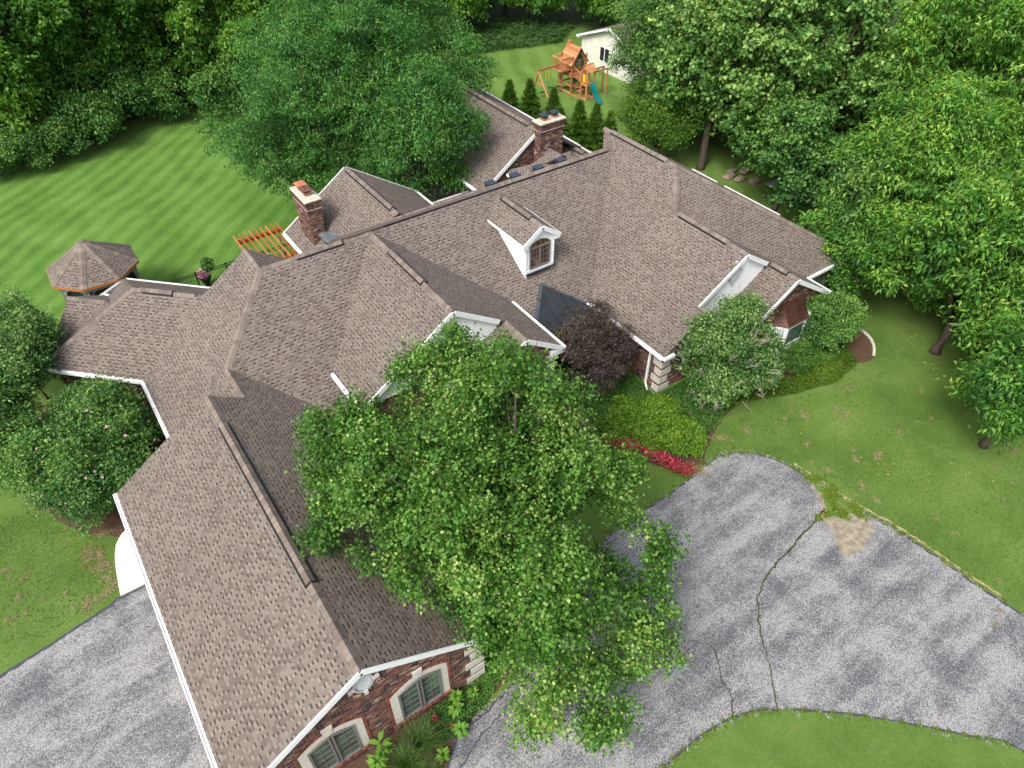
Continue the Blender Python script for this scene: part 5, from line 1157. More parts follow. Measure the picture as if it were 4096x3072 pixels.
def tree(name, label, cat, pos, cz, rad, nl, nc, per, leaf, spread, mat, seed, r0=.16, group=None, share=None, rot=0., sc=1.0, fork=.35, **kw):
    root = empty(name, (pos[0], pos[1], 0), rot); tag(root, label, cat, group); root.scale = (sc, sc, sc)
    if share and share in CR: cm, tm = CR[share]; link("crown", cm, root); link("trunk", tm, root); return root
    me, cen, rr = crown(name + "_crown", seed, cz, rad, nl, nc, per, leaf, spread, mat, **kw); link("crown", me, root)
    t = branches(root, None, cz, cen[:9], cz, r0, seed, fork=fork)
    if share: CR[share] = (me, t.data)
    return root
# the big front maple
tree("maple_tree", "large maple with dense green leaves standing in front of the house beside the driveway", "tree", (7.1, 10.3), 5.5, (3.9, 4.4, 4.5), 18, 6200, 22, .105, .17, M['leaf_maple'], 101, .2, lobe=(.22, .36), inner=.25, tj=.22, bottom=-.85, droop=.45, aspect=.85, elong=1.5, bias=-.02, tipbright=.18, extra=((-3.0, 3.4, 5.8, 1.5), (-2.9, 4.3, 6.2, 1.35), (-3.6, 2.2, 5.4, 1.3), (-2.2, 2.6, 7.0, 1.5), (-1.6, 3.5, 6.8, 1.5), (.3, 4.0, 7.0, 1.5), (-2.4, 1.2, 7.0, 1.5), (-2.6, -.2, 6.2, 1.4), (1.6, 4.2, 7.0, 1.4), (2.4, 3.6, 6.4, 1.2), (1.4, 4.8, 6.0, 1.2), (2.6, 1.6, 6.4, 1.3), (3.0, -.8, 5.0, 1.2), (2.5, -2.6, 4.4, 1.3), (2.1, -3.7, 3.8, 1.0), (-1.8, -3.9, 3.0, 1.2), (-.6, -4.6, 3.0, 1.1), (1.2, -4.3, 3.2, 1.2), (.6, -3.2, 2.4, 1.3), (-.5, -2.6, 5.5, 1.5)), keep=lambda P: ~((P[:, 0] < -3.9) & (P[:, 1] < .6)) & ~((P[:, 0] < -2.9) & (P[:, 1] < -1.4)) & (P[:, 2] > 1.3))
# feathery locust behind the house (wide, three stems)
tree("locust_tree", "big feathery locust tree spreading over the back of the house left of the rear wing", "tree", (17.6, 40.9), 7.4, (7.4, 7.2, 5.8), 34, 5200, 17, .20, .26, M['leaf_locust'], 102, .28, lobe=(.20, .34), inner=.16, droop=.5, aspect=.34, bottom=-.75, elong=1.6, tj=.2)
tree("locust_tree", "smaller feathery locust crown leaning over the lawn left of the rear gable", "tree", (12.4, 38.6), 6.0, (4.4, 4.0, 4.4), 20, 2300, 17, .19, .25, M['leaf_locust'], 103, .2, lobe=(.26, .42), inner=.2, droop=.5, aspect=.34, bottom=-.75, elong=1.6)
tree("locust_tree", "right hand locust crown hanging over the tall windows of the rear wing", "tree", (17.6, 34.4), 5.4, (3.5, 3.3, 3.8), 20, 2200, 17, .19, .25, M['leaf_locust'], 133, .16, lobe=(.26, .4), inner=.16, droop=.5, aspect=.34, bottom=-.75, elong=1.6)
# maples on the right
KW = dict(lobe=(.22, .36), inner=.15, droop=.3, aspect=.9, bottom=-.6)
tree("maple_tree", "light green maple with an open trunk above the small patch of yard lawn", "tree", (36.3, 29.6), 7.0, (5.0, 4.6, 5.8), 26, 2500, 16, .23, .26, M['leaf_tulip'], 104, .25, fork=.55, **KW)
tree("maple_tree", "broad light green maple behind the right end of the roof", "tree", (39.5, 25.5), 7.2, (5.2, 5.0, 6.2), 26, 2500, 16, .23, .26, M['leaf_tulip'], 105, .25, fork=.5, **KW)
tree("maple_tree", "tall pale maple at the top of the picture above the paved court", "tree", (45.5, 33.5), 7.8, (5.6, 5.4, 6.4), 26, 2300, 16, .25, .28, M['leaf_tulip'], 106, .25, fork=.5, **KW)
tree("maple_tree", "low dark maple overhanging the timber deck", "tree", (36.0, 23.0), 4.0, (3.4, 3.0, 3.0), 18, 1200, 16, .19, .22, M['leaf_shrub'], 107, .15, **KW)
tree("beech_tree", "dark fine leaved tree in front of the white shed", "tree", (38.0, 37.6), 5.2, (3.2, 2.9, 4.4), 20, 2100, 12, .17, .30, M['leaf_shrub'], 108, .16, lobe=(.26, .42), inner=.2, droop=.3, aspect=.5)
tree("beech_tree", "dark bushy tree beyond the ridge between the arborvitae and the light maple", "tree", (34.4, 32.0), 3.2, (3.0, 2.8, 3.2), 18, 1700, 12, .16, .28, M['leaf_con'], 109, .14, lobe=(.26, .42), inner=.2, droop=.3, aspect=.5)
tree("maple_tree", "low leafy maple beyond the ridge left of the boulders", "tree", (39.6, 29.6), 3.6, (3.0, 3.0, 3.4), 18, 1300, 16, .20, .23, M['leaf_shrub'], 134, .13, bias=.08, **KW)
tree("maple_tree", "understory maple between the timber deck and the hickories", "tree", (41.5, 20.3), 4.2, (3.2, 3.0, 3.8), 18, 1300, 16, .20, .23, M['leaf_shrub'], 135, .13, bias=.05, **KW)
# hickories at the right edge
KH = dict(lobe=(.22, .36), inner=.15, droop=.55, aspect=.36, bottom=-.7, elong=1.4)
tree("hickory_tree", "yellow green hickory filling the right edge beside the house end", "tree", (34.6, 14.2), 5.2, (4.8, 4.4, 5.6), 28, 2900, 17, .25, .26, M['leaf_hick'], 110, .22, bias=.05, **KH)
tree("hickory_tree", "hickory with hanging leaves leaning over the right lawn", "tree", (31.6, 9.6), 4.9, (4.3, 4.0, 5.2), 28, 2800, 17, .25, .26, M['leaf_hick'], 111, .22, **KH)
tree("hickory_tree", "bright hickory crown at the upper right behind the others", "tree", (43.0, 18.5), 8.0, (5.0, 5.0, 6.0), 26, 2400, 17, .27, .28, M['leaf_hick'], 112, .22, bias=.05, **KH)
tree("hickory_tree", "hickory at the far upper right corner", "tree", (46.0, 12.5), 8.5, (5.4, 5.2, 6.0), 26, 2100, 17, .29, .30, M['leaf_hick'], 113, .22, bias=.02, **KH)
tree("hickory_tree", "small low hickory bough mass at the right frame edge over the lawn", "tree", (27.6, 5.0), 3.7, (2.4, 2.3, 3.1), 16, 1500, 12, .24, .32, M['leaf_hick'], 114, .16, bias=-.08, **KH)
tree("hickory_tree", "darker low tree crowding the right end of the house", "tree", (33.0, 15.9), 3.5, (3.0, 3.2, 3.8), 22, 1700, 16, .22, .24, M['leaf_shrub'], 115, .16, bias=.05, **KH)
# woodland wall
wl = ["tall dark woodland tree at the far left corner of the back lawn", "leaning woodland tree with open lower trunk at the left edge", "broad woodland tree with mid green crown behind the left shrubs", "dense woodland tree above the bend of the lawn edge", "woodland tree hanging bright sprays over the back lawn", "dark hollow woodland tree behind the lawn end", "woodland tree half hidden by the feathery locust", "woodland tree behind the top of the locust", "woodland tree left of the meadow gap", "shadowy woodland tree behind the meadow gap", "woodland tree behind the shed's left corner", "woodland tree behind the shed roof", "woodland tree behind the pale maple", "far woodland tree at the top right"]
wp = [(-4.0, 59.5), (-.5, 59.0), (2.8, 60.5), (5.8, 62.5), (9.3, 62.8), (13.0, 61.5), (16.8, 62.0), (22.5, 61.8), (29.0, 64.0), (36.0, 66.0), (44.0, 64.0), (51.0, 57.0), (55.0, 48.0), (56.5, 38.0)]
KWD = dict(lobe=(.20, .34), inner=.15, droop=.3, aspect=.6, bottom=-.9)
rw = random.Random(5)
for i, p in enumerate(wp):
    k = i % 4
    tree("woodland_tree", wl[i], "tree", p, 6.6, (4.3, 4.2, 6.2), 34, 2300, 17, .25, .30, M['leaf_wood'], 200 + k, .25, "woodland trees round the lawns", "wood%d" % k, rw.uniform(0, 6.2), rw.uniform(.95, 1.15), .4, bias=(-.05, .1, 0, .15)[k], **KWD)
# second row joins into one far mass
wl2 = ["back row woodland tree %s" % t for t in ("above the far left corner", "left of the dead trunk", "behind the bright hanging sprays", "above the lawn bend", "behind the dark hollow", "behind the locust's left shoulder", "behind the locust's right shoulder", "above the meadow", "above the shed", "right of the shed", "at the top right corner", "beyond the right hickories", "at the right edge of the wood")]
wp2 = [(-3, 70), (4, 70.5), (10, 71), (16, 71), (23, 71.5), (30, 73), (37, 75), (45, 74), (53, 69), (60, 60), (64, 48), (62, 28), (56, 20)]
for i, p in enumerate(wp2):
    tree("woodland_tree", wl2[i], "tree", p, 6.6, (4.3, 4.2, 6.2), 34, 2300, 17, .25, .30, M['leaf_wood'], 0, .25, "woodland trees round the lawns", "wood%d" % ((i + 2) % 4), rw.uniform(0, 6.2), rw.uniform(1.25, 1.5))
def shrub(name, label, cat, pos, rad, cz, nl, nc, per, leaf, spread, mat, seed, group=None, share=None, rot=0, sc=1., **kw):
    k = dict(lobe=(.34, .5), inner=.15, droop=.15, aspect=.5, bottom=-.3)
    k.update(kw)
    return tree(name, label, cat, pos, cz, rad, nl, nc, per, leaf, spread, mat, seed, .05, group, share, rot, sc, .3, **k)
sl_ = ["rounded edge shrub at the left end of the wood", "edge shrub with pale sprays left of the lawn bend", "low bushy edge shrub at the foot of the wood", "edge shrub catching light at the lawn bend", "small dark edge shrub in the hollow of the wood", "edge shrub right of the hollow", "bank shrub by the meadow", "shrub beside the slim pole near the meadow", "brushy shrub at the lawn end behind the locust"]
sp_ = [(-2.6, 55.6), (-.8, 55.4), (1.2, 55.9), (3.2, 57.0), (6.6, 59.0), (9.4, 59.0), (29.5, 56.0), (31.0, 55.0), (13.5, 57.0)]
for i, p in enumerate(sp_):
    shrub("edge_shrub", sl_[i], "shrub", p, (2.0, 1.9, 1.7), 1.5, 14, 900, 11, .20, .28, M['leaf_shrub'], 300 + i % 3, "shrubs along the wood edge", "esh%d" % (i % 3), rw.uniform(0, 6), rw.uniform(.8, 1.25))
# left side: magnolia-like shrub and tree
shrub("magnolia_shrub", "big rounded glossy shrub against the left brick wall with a few pale flowers", "shrub", (-2.75, 23.9), (2.75, 2.9, 2.3), 1.7, 26, 4200, 11, .13, .18, M['leaf_shrub'], 320, lobe=(.26, .4), bias=.02, tj=.2)
shrub("weeping_tree", "grey green weeping tree at the left edge beside the gazebo", "tree", (-4.0, 30.6), (1.9, 2.6, 2.6), 2.3, 22, 2800, 11, .14, .2, M['leaf_dog'], 321, lobe=(.26, .4), droop=.5, bias=-.12, tj=.2)
shrub("weeping_tree", "darker bushy tree at the left edge behind the big rounded shrub", "tree", (-5.2, 27.2), (1.8, 2.2, 2.2), 2.0, 18, 2000, 11, .14, .2, M['leaf_shrub'], 322, lobe=(.26, .4), droop=.4)
# purple tree, dogwood, evergreen, hedges
shrub("plum_tree", "dark purple leaved small tree beside the metal entry roof", "tree", (16.25, 17.1), (1.9, 1.9, 2.0), 2.2, 24, 3400, 13, .085, .13, M['leaf_purple'], 330, lobe=(.26, .42), aspect=.4, droop=.1, tj=.25, bottom=-.8)
shrub("dogwood_tree", "small dogwood with pale green leaves and bare twigs in front of the right gable", "tree", (20.2, 13.55), (2.6, 2.25, 2.3), 2.9, 30, 2900, 10, .13, .17, M['leaf_dog'], 331, lobe=(.20, .34), aspect=.5, droop=.5, inner=.15, bottom=-.8, tj=.2)
shrub("evergreen_shrub", "dense rounded blue green shrub at the right corner of the house", "shrub", (27.55, 13.2), (1.35, 1.3, 1.5), 1.2, 16, 1900, 11, .12, .15, M['leaf_shrub'], 332, tj=.14, bias=.05)
shrub("clipped_hedge", "clipped low hedge block below the bay window", "hedge", (25.3, 12.75), (1.1, .65, .75), .5, 14, 1300, 10, .07, .10, M['leaf_ivy'], 333, lobe=(.4, .5), tj=.12)
shrub("clipped_hedge", "clipped low hedge block at the foot of the dogwood", "hedge", (23.2, 12.9), (1.0, .6, .7), .5, 14, 1200, 10, .07, .10, M['leaf_ivy'], 334, lobe=(.4, .5), tj=.12)
for i, (x, y, r_, lb) in enumerate(((16.0, 14.5, 1.1, "lime green shrub nearest the maple behind the red flowers"), (16.75, 13.5, 1.1, "middle lime green shrub behind the red flowers"), (17.3, 12.35, .95, "lime green shrub nearest the driveway behind the red flowers"), (17.5, 14.0, .9, "lime green shrub at the back of the flower bed"))):
    shrub("lime_shrub", lb, "shrub", (x, y), (r_, r_ * .9, .65), .38, 14, 800, 12, .095, .12, M['leaf_lime2'], 340 + i, "lime shrubs behind the red flowers", aspect=.6, tj=.26)
# conifers
def conifer(name, label, pos, h, r_, seed, mat, group, share=None, sc=1.0, rot=0):
    root = empty(name, (pos[0], pos[1], 0), rot); tag(root, label, "conifer", group); root.scale = (sc,) * 3
    if share in CR: link("crown", CR[share][0], root); link("trunk", CR[share][1], root); return
    g = rng(seed); n = 6500; t = g.random(n) ** .75; z = .1 + (h - .1) * (1 - t); w_ = r_ * t * (.75 + .25 * np.sin(t * 40 + g.random() * 6)) * g.uniform(.5, 1.2, n); ph = g.uniform(0, 2 * np.pi, n); lob = 1 + .18 * np.sin(ph * 5 + z * 3)
    c = np.stack([w_ * lob * np.cos(ph), w_ * lob * np.sin(ph), z], 1); o = np.stack([np.cos(ph), np.sin(ph), np.full(n, .45)], 1)
    d = unit(o + g.normal(size=(n, 3)) * .35); me = leafmesh("conifer_crown", c, d, unit(g.normal(size=(n, 3)) + np.array([0, 0, 1.])), g.uniform(.14, .28, n), g.uniform(.05, .10, n), .45 + g.normal(0, .2, n) + .15 * np.sin(ph * 5 + z * 3), mat)
    link("crown", me, root); a = Acc(); a.tube([(0, 0, 0), (0, 0, h * .95)], [.07, .01], 6); tr = a.obj("trunk", M['bark'], root); CR[share] = (me, tr.data)
cl = ["leftmost arborvitae of the row, next to the locust", "second arborvitae left of the wide chimney", "arborvitae directly behind the wide chimney", "arborvitae just right of the wide chimney", "taller arborvitae between the chimney and the right roof peak", "arborvitae nearest the right roof peak", "rear arborvitae above the row by the peak"]
for i, (p, sc) in enumerate((((29.9, 43.0), 1.05), ((31.0, 42.0), 1.1), ((32.2, 40.7), .95), ((31.5, 36.9), 1.1), ((32.6, 36.4), 1.0), ((33.6, 36.0), .8), ((30.4, 37.6), .95))):
    conifer("arborvitae", cl[i], p, 3.0, .95, 400, M['leaf_con'], "row of young arborvitae in the back yard", "arb", sc, i * 1.3)
for i, (p, sc, lb) in enumerate((((37.0, 19.6), 1.15, "yellow green conifer beyond the hip of the right roof"), ((38.4, 20.8), 1.0, "second yellow green conifer in front of the timber deck"), ((36.2, 18.2), 1.0, "lowest yellow green conifer beside the darker hickory"))):
    conifer("golden_conifer", lb, p, 3.2, 1.3, 410, M['leaf_yellow'], "golden conifers beside the deck", "gold", sc, i)
# ground cover, flowers, small plants
def cover(name, poly, n, leaf, h, mat, seed, label, cat, bias=0.0, patch=.15, aspect=.7, up=1.0):
    g = rng(seed); xs = [p[0] for p in poly]; ys = [p[1] for p in poly]; P = []
    while len(P) < n:
        x = g.uniform(min(xs), max(xs)); y = g.uniform(min(ys), max(ys))
        if inside((x, y), poly): P.append((x, y))
    P = np.array(P); hz = h * (.55 + .45 * np.sin(P[:, 0] * 2.3 + 1) * np.sin(P[:, 1] * 2.9)) * g.uniform(.2, 1.0, n) + .02
    c = np.column_stack([P, hz]); d = unit(g.normal(size=(n, 3)) * np.array([1, 1, .35])); nn = unit(np.array([0, 0, up]) + g.normal(size=(n, 3)) * .45)
    tone = .4 + bias + patch * np.sin(P[:, 0] * 1.1 + 2 * np.sin(P[:, 1] * .9)) + g.normal(0, .2, n)
    return tag(link(name, leafmesh(name, c, d, nn, leaf * g.uniform(.6, 1.3, n), leaf * aspect * g.uniform(.7, 1.2, n), tone, mat)), label, cat, kind='stuff')
cover("ground_cover", [(2.9, 8.8), (1.6, 8.3), (3.2, 7.75), (4.6, 8.05), (6.2, 8.7), (7.6, 9.5), (7.4, 11), (5.4, 12.5), (5.2, 8.85)], 22000, .065, .16, M['leaf_ivy'], 501, "low ivy ground cover below the garage gable windows", "ground cover", .02)
cover("ground_cover", [(13.6, 14.6), (14.6, 14.6), (17.2, 12.6), (17.3, 11.3), (18.2, 11.9), (20.5, 12.6), (20.8, 15.0), (18.5, 15.1), (18.4, 19.5), (14.8, 19.2), (14.9, 15.4)], 42000, .075, .22, M['leaf_ivy'], 502, "dark ivy ground cover round the dogwood and the stone quoins", "ground cover", -.08)
cover("juniper_cover", [(20.3, 12.55), (21.6, 12.5), (23.6, 11.6), (25.8, 11.0), (27.6, 11.2), (28.2, 12.0), (27.6, 12.6), (24, 12.4), (21.6, 13.4)], 20000, .085, .32, M['leaf_lime'], 503, "bright spreading ground shrub along the edge of the right lawn", "ground cover", -.30)
cover("hedge_underplanting", [(26.2, 12.0), (28.3, 12.1), (28.3, 13.4), (26.4, 13.2)], 7000, .07, .55, M['leaf_ivy'], 504, "clipped evergreen carpet in front of the rounded corner shrub", "ground cover", .1)
cover("meadow_grass", [(27, 55.5), (34, 57.5), (44, 55), (48, 58), (44, 63), (33, 64), (27, 62)], 26000, .5, .9, M['meadow'], 505, "tall pale meadow grass between the back yard and the wood", "grass", 0, .2, .12, .1)
cover("clover_weeds", [(17, 10.9), (19.8, 10.0), (21, 5), (22.0, -3), (30, -6), (32, 8), (30, 12), (26, 10.6), (21, 12.2)], 16000, .05, .03, M['leaf_lime'], 506, "clover and weeds scattered over the right lawn", "weeds", -.25)
cover("clover_weeds", [(-12, 17.5), (-4.2, 18.6), (-3.6, 21.3), (-5.5, 24), (-14, 28)], 9000, .05, .03, M['leaf_lime'], 507, "clover and weeds over the left side lawn", "weeds", -.25)
def flowerstrip(name, path, n, wd, h, mat, leafm, seed, label):
    g = rng(seed); k = g.integers(0, len(path) - 1, n); t = g.random(n); p = np.array(path); P = p[k] + (p[k + 1] - p[k]) * t[:, None] + g.normal(size=(n, 2)) * wd
    c = np.column_stack([P, g.uniform(h * .45, h, n)]); d = unit(g.normal(size=(n, 3))); nn = unit(g.normal(size=(n, 3)) * .5 + np.array([0, 0, 1]))
    tag(link(name, leafmesh(name, c, d, nn, g.uniform(.05, .10, n), g.uniform(.04, .08, n), g.random(n), mat)), label, "flowers", kind='stuff')
    c2 = c - np.array([0, 0, .04]); k_ = n // 2; tag(link(name.replace("flowers", "foliage"), leafmesh(name, c2[:k_], d[:k_], nn[:k_], g.uniform(.06, .1, k_), g.uniform(.04, .06, k_), g.random(k_), leafm)), label.replace("flowers", "flower leaves"), "leaves", kind='stuff')
flowerstrip("red_flowers", [(14.75, 14.1), (15.35, 13.4), (15.75, 12.8), (15.95, 12.2), (16.05, 11.6), (16.4, 10.95)], 3600, .15, .42, M['red_flower'], M['leaf_ivy'], 510, "curving band of red bedding flowers between the lime shrubs and the driveway")
g = rng(7)
for nm, cx, cy, cz_, rr_, mt, n, lb, ct in (("urn_flowers", 4.65, 35.1, .85, .34, M['pink_flower'], 320, "mound of pink and white flowers in the dark urn", "flowers"), ("rose_bush", 4.95, 35.0, 1.35, .38, M['leaf_shrub'], 900, "leafy rose standing above the flower urn", "shrub")):
    v = unit(g.normal(size=(n, 3))) * g.uniform(.5, 1, n)[:, None] * rr_; c = v + np.array([cx, cy, cz_])
    link_ = link(nm, leafmesh(nm, c, unit(g.normal(size=(n, 3))), unit(g.normal(size=(n, 3)) + np.array([0, 0, 1.])), g.uniform(.06, .11, n), g.uniform(.05, .09, n), g.random(n), mt)); tag(link_, lb, ct)
# pale blossoms on the rounded shrub are part of it
ms = [o for o in bpy.data.objects if o.name == "magnolia_shrub"][0]
v = unit(g.normal(size=(26, 3))); v[:, 2] = np.abs(v[:, 2]); c = v * np.array([2.6, 2.7, 2.1]) + np.array([0, 0, 1.75])
link("blossom", leafmesh("blossom", c, unit(g.normal(size=(26, 3))), unit(v), np.full(26, .14), np.full(26, .11), g.random(26), M['pink_flower']), ms)
# ornamental grass and broad leaved plants under the garage windows
def fountain(pos, n, L, seed, label, group=None):
    root = empty("ornamental_grass", (pos[0], pos[1], 0)); tag(root, label, "grass clump", group); g = rng(seed); V = []; F = []; T = []
    for i in range(n):
        ph = g.uniform(0, 2 * np.pi); ln = L * g.uniform(.6, 1.1); lean = g.uniform(.25, 1.0); b0 = np.array([g.normal() * .08, g.normal() * .08, 0]); dr = np.array([np.cos(ph), np.sin(ph)]); sd = np.array([-dr[1], dr[0], 0]) * .008; base = len(V); tn = g.random() * .8
        for k in range(5):
            t = k / 4; r_ = lean * ln * t ** 1.3 * .75; z = ln * (t - .55 * lean * t ** 2.2); p = b0 + np.array([dr[0] * r_, dr[1] * r_, z]); w_ = (1 - t * .85); V.append(p + sd * w_); V.append(p - sd * w_)
        for k in range(4): q_ = base + 2 * k; F.append((q_, q_ + 1, q_ + 3, q_ + 2)); T.append(tn + k * .06)
    a = Acc(); a.v = [tuple(p) for p in V]; a.f = F; a.t = T; link("blades", a.mesh("blades", M['ornamental']), root)
fountain((2.35, 8.1), 750, 1.25, 1, "arching ornamental grass between the two garage windows, nearer the right one", "ornamental grasses"); fountain((1.75, 7.8), 700, 1.2, 2, "arching ornamental grass between the two garage windows, nearer the left one", "ornamental grasses")
fountain((2.1, 7.25), 500, .9, 3, "smaller arching grass clump at the bottom edge of the picture", "ornamental grasses")
def hosta(name, pos, r_, h, seed, label, cat, group=None, n=26, mat=None):
    root = empty(name, (pos[0], pos[1], 0)); tag(root, label, cat, group); g = rng(seed)
    ph = g.uniform(0, 2 * np.pi, n); d = unit(np.column_stack([np.cos(ph), np.sin(ph), g.uniform(-.2, .6, n)])); zz = g.uniform(.3, 1, n) * h; c = np.column_stack([np.cos(ph) * .04, np.sin(ph) * .04, zz])
    link("leaves", leafmesh("leaves", c, d, np.tile([0, 0, 1.], (n, 1)), r_ * g.uniform(.7, 1.1, n), r_ * .5 * g.uniform(.7, 1.1, n), g.uniform(.45, .85, n), mat or M['leaf_hick'], .3), root)
    a = Acc(); a.tube([(0, 0, 0), (0, 0, h)], [.012, .008], 5); a.obj("stem", M['leaf_ivy'], root)
for i, (x, y, r_, h, lb) in enumerate(((1.35, 8.45, .30, 1.2, "tall broad leaved plant in front of the left garage window"), (1.05, 8.15, .30, 1.0, "broad leaved plant at the bottom edge below the left window"), (.75, 7.9, .28, .8, "lowest broad leaved plant at the very bottom of the picture"),
    (3.95, 8.62, .22, .5, "broad leaved weed in the ivy below the right garage window"), (3.75, 8.35, .26, .5, "second broad leaved weed below the right garage window"), (4.45, 8.45, .16, .4, "small broad leaved weed standing right of the window in the ivy"), (3.55, 7.75, .24, .4, "broad leaved plant in the bark at the driveway edge"), (2.75, 7.45, .22, .4, "slim broad leaved plant near the bottom by the driveway"))):
    hosta("broadleaf_plant", (x, y), r_, h, i, lb, "plant", "broad leaved plants under the garage gable")
for i, (x, y, lb) in enumerate(((3.1, 8.45, "red geranium blooms right of the ornamental grass"), (3.35, 7.95, "single small pink bloom in the ivy by the bark"))):
    n = 40 if i == 0 else 10; c = g.normal(size=(n, 3)) * .05 + np.array([x, y, .38]); tag(link("red_bloom", leafmesh("red_bloom", c, unit(g.normal(size=(n, 3))), unit(g.normal(size=(n, 3)) + np.array([0, 0, 1.])), np.full(n, .06), np.full(n, .05), g.random(n), M['red_flower'])), lb, "flower")
n = 260; c = np.column_stack([g.normal(9.3, .5, n), g.normal(16.6, .25, n), g.uniform(.2, .6, n)]); tag(link("yellow_flowers", leafmesh("yellow_flowers", c, unit(g.normal(size=(n, 3))), unit(g.normal(size=(n, 3)) + np.array([0, 0, 1.])), np.full(n, .08), np.full(n, .07), g.random(n), M['yellow_flower'])), "yellow flowers glimpsed through the maple before the entry", "flowers", kind='stuff')
# bare twigs in the dogwood and purple tree, dead snag at the wood edge
def twigs(root, cen, rad, n, seed, thick=.008):
    g = random.Random(seed); a = Acc()
    for i in range(n):
        th = g.uniform(0, 6.28); ph = g.uniform(-.3, 1.2); p = Vector((cen[0] + rad[0] * math.cos(th) * math.cos(ph) * .8, cen[1] + rad[1] * math.sin(th) * math.cos(ph) * .8, cen[2] + rad[2] * math.sin(ph) * .8)); dr = Vector((math.cos(th) * math.cos(ph), math.sin(th) * math.cos(ph), math.sin(ph) + .2))
        q_ = p + dr * g.uniform(.3, .55); a.tube([p, q_], [thick * 1.4, thick * .7], 4)
        for k in range(4): a.tube([p.lerp(q_, g.uniform(.3, 1)), q_ + Vector((g.uniform(-1, 1), g.uniform(-1, 1), g.uniform(-1, 1))) * .28], [thick * .7, thick * .3], 3)
    a.obj("bare_twig", M['twig'], root)
dgw = [o for o in bpy.data.objects if o.name == "dogwood_tree"][0]; twigs(dgw, (-.4, -.5, 2.6), (2.5, 2.2, 2.0), 60, 3)
dead = empty("dead_tree", (-2.6, 58.2, 0)); tag(dead, "leafless grey dead tree at the left edge of the wood", "tree")
a = Acc(); gg = random.Random(2); a.tube([(0, 0, 0), (.2, .1, 3), (.1, .3, 6), (.4, .2, 8.5)], [.2, .16, .1, .03], 7); a.obj("trunk", M['twig'], dead)
a = Acc()
for i in range(22): z = gg.uniform(2, 8); t = gg.uniform(0, 6.28); p = Vector((.2, .2, z)); q_ = p + Vector((math.cos(t), math.sin(t), gg.uniform(.1, .8))) * gg.uniform(.8, 2.0); a.tube([p, (p + q_) / 2 + Vector((0, 0, .2)), q_], [.06, .04, .015], 4)
a.obj("branches", M['twig'], dead)

# dry thatch showing through the lawns, loose grit, weeds on the soil patch, fallen leaves
def scatter(name, spots, per, leaf, asp, mat, seed, label, cat, z=.012, sq=.7, zr=.02):
    g = rng(seed); C_ = []
    for x, y, r_ in spots:
        m = int(per * r_ * r_ * 8); th = g.uniform(0, 3.14); v = g.normal(size=(m, 2)) * np.array([r_ * .6, r_ * .6 * sq * .6]); R_ = np.array([[math.cos(th), -math.sin(th)], [math.sin(th), math.cos(th)]]); C_.append(v @ R_.T + np.array([x, y]))
    P = np.concatenate(C_); n = len(P); c = np.column_stack([P, z + g.random(n) * zr]); d = unit(g.normal(size=(n, 3)) * np.array([1, 1, .15])); nn = unit(g.normal(size=(n, 3)) * .25 + np.array([0, 0, 1]))
    tag(link(name, leafmesh(name, c, d, nn, leaf * g.uniform(.5, 1.4, n), leaf * asp * g.uniform(.7, 1.3, n), g.random(n), mat)), label, cat, kind='stuff')
M['straw_leaf'] = leaf_mat("straw", G((.16, .15, .06), (.26, .22, .10), (.32, .28, .15)), .1)
gg = random.Random(9)
scatter("dry_grass", DRY, 300, .07, .35, M['straw_leaf'], 601, "dry straw coloured patches in the lawn", "dry grass")
scatter("dry_grass_flecks", [(gg.uniform(20, 32), gg.uniform(-2, 11.5), gg.uniform(.08, .2)) for i in range(70)] + [(gg.uniform(-9, -4.2), gg.uniform(18.6, 24), gg.uniform(.08, .2)) for i in range(30)], 450, .06, .35, M['straw_leaf'], 602, "small dry flecks through the front and side lawns", "dry grass")
scatter("patch_weeds", [(20.2, 7.0, .35), (19.8, 6.3, .25), (20.4, 6.0, .3), (19.3, 6.5, .15), (18.9, 6.6, .12), (20.35, 7.9, .25)], 1500, .09, .4, M['leaf_lime'], 603, "weeds creeping over the soil patch at the driveway crack", "weeds", .018, .8, .06)
pts = [(19.5, 6.75), (18.7, 6.6), (16.8, 6.3), (15.4, 6.1), (14.4, 5.7), (13.4, 4.7), (12.8, 3.8), (11.9, 2.75)]; cs = []
for a_, b_ in zip(pts, pts[1:]):
    for k in range(12): t = k / 12; cs.append((a_[0] + (b_[0] - a_[0]) * t, a_[1] + (b_[1] - a_[1]) * t, .055))
scatter("crack_weeds", cs, 120, .05, .4, M['leaf_wood'], 604, "tiny weeds growing along the driveway crack", "weeds", .018, 1., .03)
M['grit'] = leaf_mat("grit", G((.05, .05, .06), (.30, .30, .29), (.5, .49, .47)), 0.)
edge = [(x, y, .12) for x, y in drv if -3 < y < 12 and x > 4] + [(x + gg.uniform(-.2, .2), y, .10) for x, y in isl if y > -3]
scatter("edge_grit", edge, 350, .035, .8, M['grit'], 605, "loose grit along the crumbling driveway edge", "gravel", .018, 1., .01)
scatter("edge_grass", [(x + gg.uniform(-.1, .1), y + gg.uniform(-.1, .1), .13) for x, y in drv if -3 < y < 12 and x > 7] + [(x, y, .13) for x, y in isl if y > -3], 500, .07, .3, M['leaf_lime'], 606, "grass tufts growing over the driveway edge", "grass", .01, 1., .05)
M['fallen'] = leaf_mat("fallen_leaf", G((.20, .10, .03), (.42, .34, .06), (.45, .40, .12)), .1)
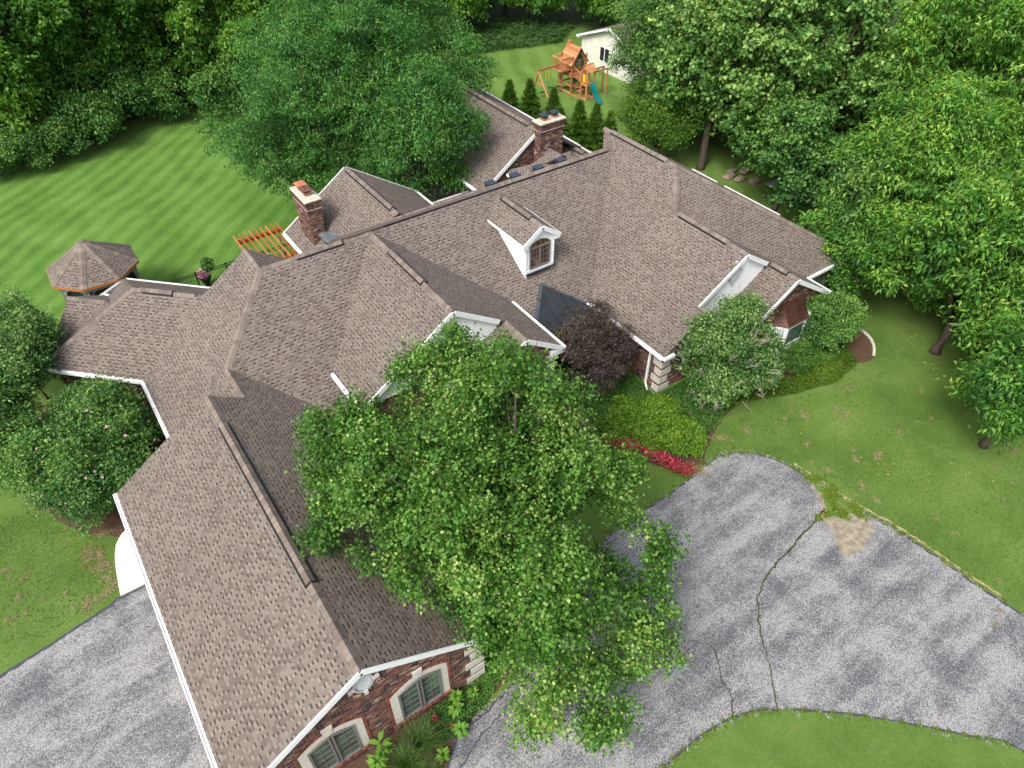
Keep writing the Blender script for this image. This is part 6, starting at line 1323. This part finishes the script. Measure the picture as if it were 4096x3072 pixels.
scatter("fallen_leaves", [(gg.uniform(21, 32), gg.uniform(0, 11), .8) for i in range(16)], 2, .08, .6, M['fallen'], 607, "yellow leaves fallen on the right lawn", "leaves", .03, 1., .02)

# extra understory closing the wood at the right
KU = dict(lobe=(.26, .40), inner=.15, droop=.4, aspect=.5, bottom=-.6)
for i, (p, sc, lb) in enumerate((((38.8, 11.0), 1.0, "understory thicket below the right hickories"), ((36.2, 7.6), 1.0, "understory thicket at the right frame edge"), ((31.8, 14.9), .8, "low thicket behind the bark bed"), ((34.6, 11.2), .9, "thicket between the two hickory trunks"), ((46.0, 26.0), 1.3, "thicket behind the timber deck"), ((44.0, 31.0), 1.2, "thicket left of the paved court"), ((40.5, 34.2), .9, "thicket in front of the paved court"), ((50, 20), 1.5, "thicket in the gap of the upper right trees"), ((39.0, 16.6), 1.2, "thicket behind the golden conifers"), ((32.2, 6.4), .9, "low thicket under the nearest hickory"))):
    shrub("understory_thicket", lb, "shrub", p, (3.0, 2.9, 2.9), 2.4, 18, 1500, 15, .21, .23, M['leaf_tulip'] if i in (4, 5, 6) else M['leaf_hick'], 700, "thickets under the right hand trees", "thick%d" % (i in (4, 5, 6)), i * 1.1, sc, bias=-.05, **KU)

for i, (p, sc) in enumerate((((20.5, 60.5), 1.5), ((25.0, 61.5), 1.6), ((30.0, 64.5), 1.7), ((35.0, 65.5), 1.7), ((40.0, 64.0), 1.6), ((46.0, 60.5), 1.5), ((49.5, 55.0), 1.6), ((15.5, 59.5), 1.3), ((52.0, 50.0), 1.5), ((-2, 62), 1.3), ((5.5, 61.5), 1.2))):
    shrub("woodland_brush", ("brush behind the locust at the top edge", "brush left of the meadow", "brush behind the left half of the meadow", "brush behind the middle of the meadow", "brush behind the right half of the meadow", "brush between meadow and shed", "brush behind the shed roof", "brush at the lawn end behind the locust's left side", "brush right of the shed", "brush below the far left woodland trees", "brush above the bend in the lawn edge")[i], "brush", p, (3.0, 2.9, 2.9), 2.4, 18, 1500, 15, .21, .23, M['leaf_wood'], 701, "brush filling the foot of the wood", "brush0", i * 1.7, sc, bias=-.02, **KU)
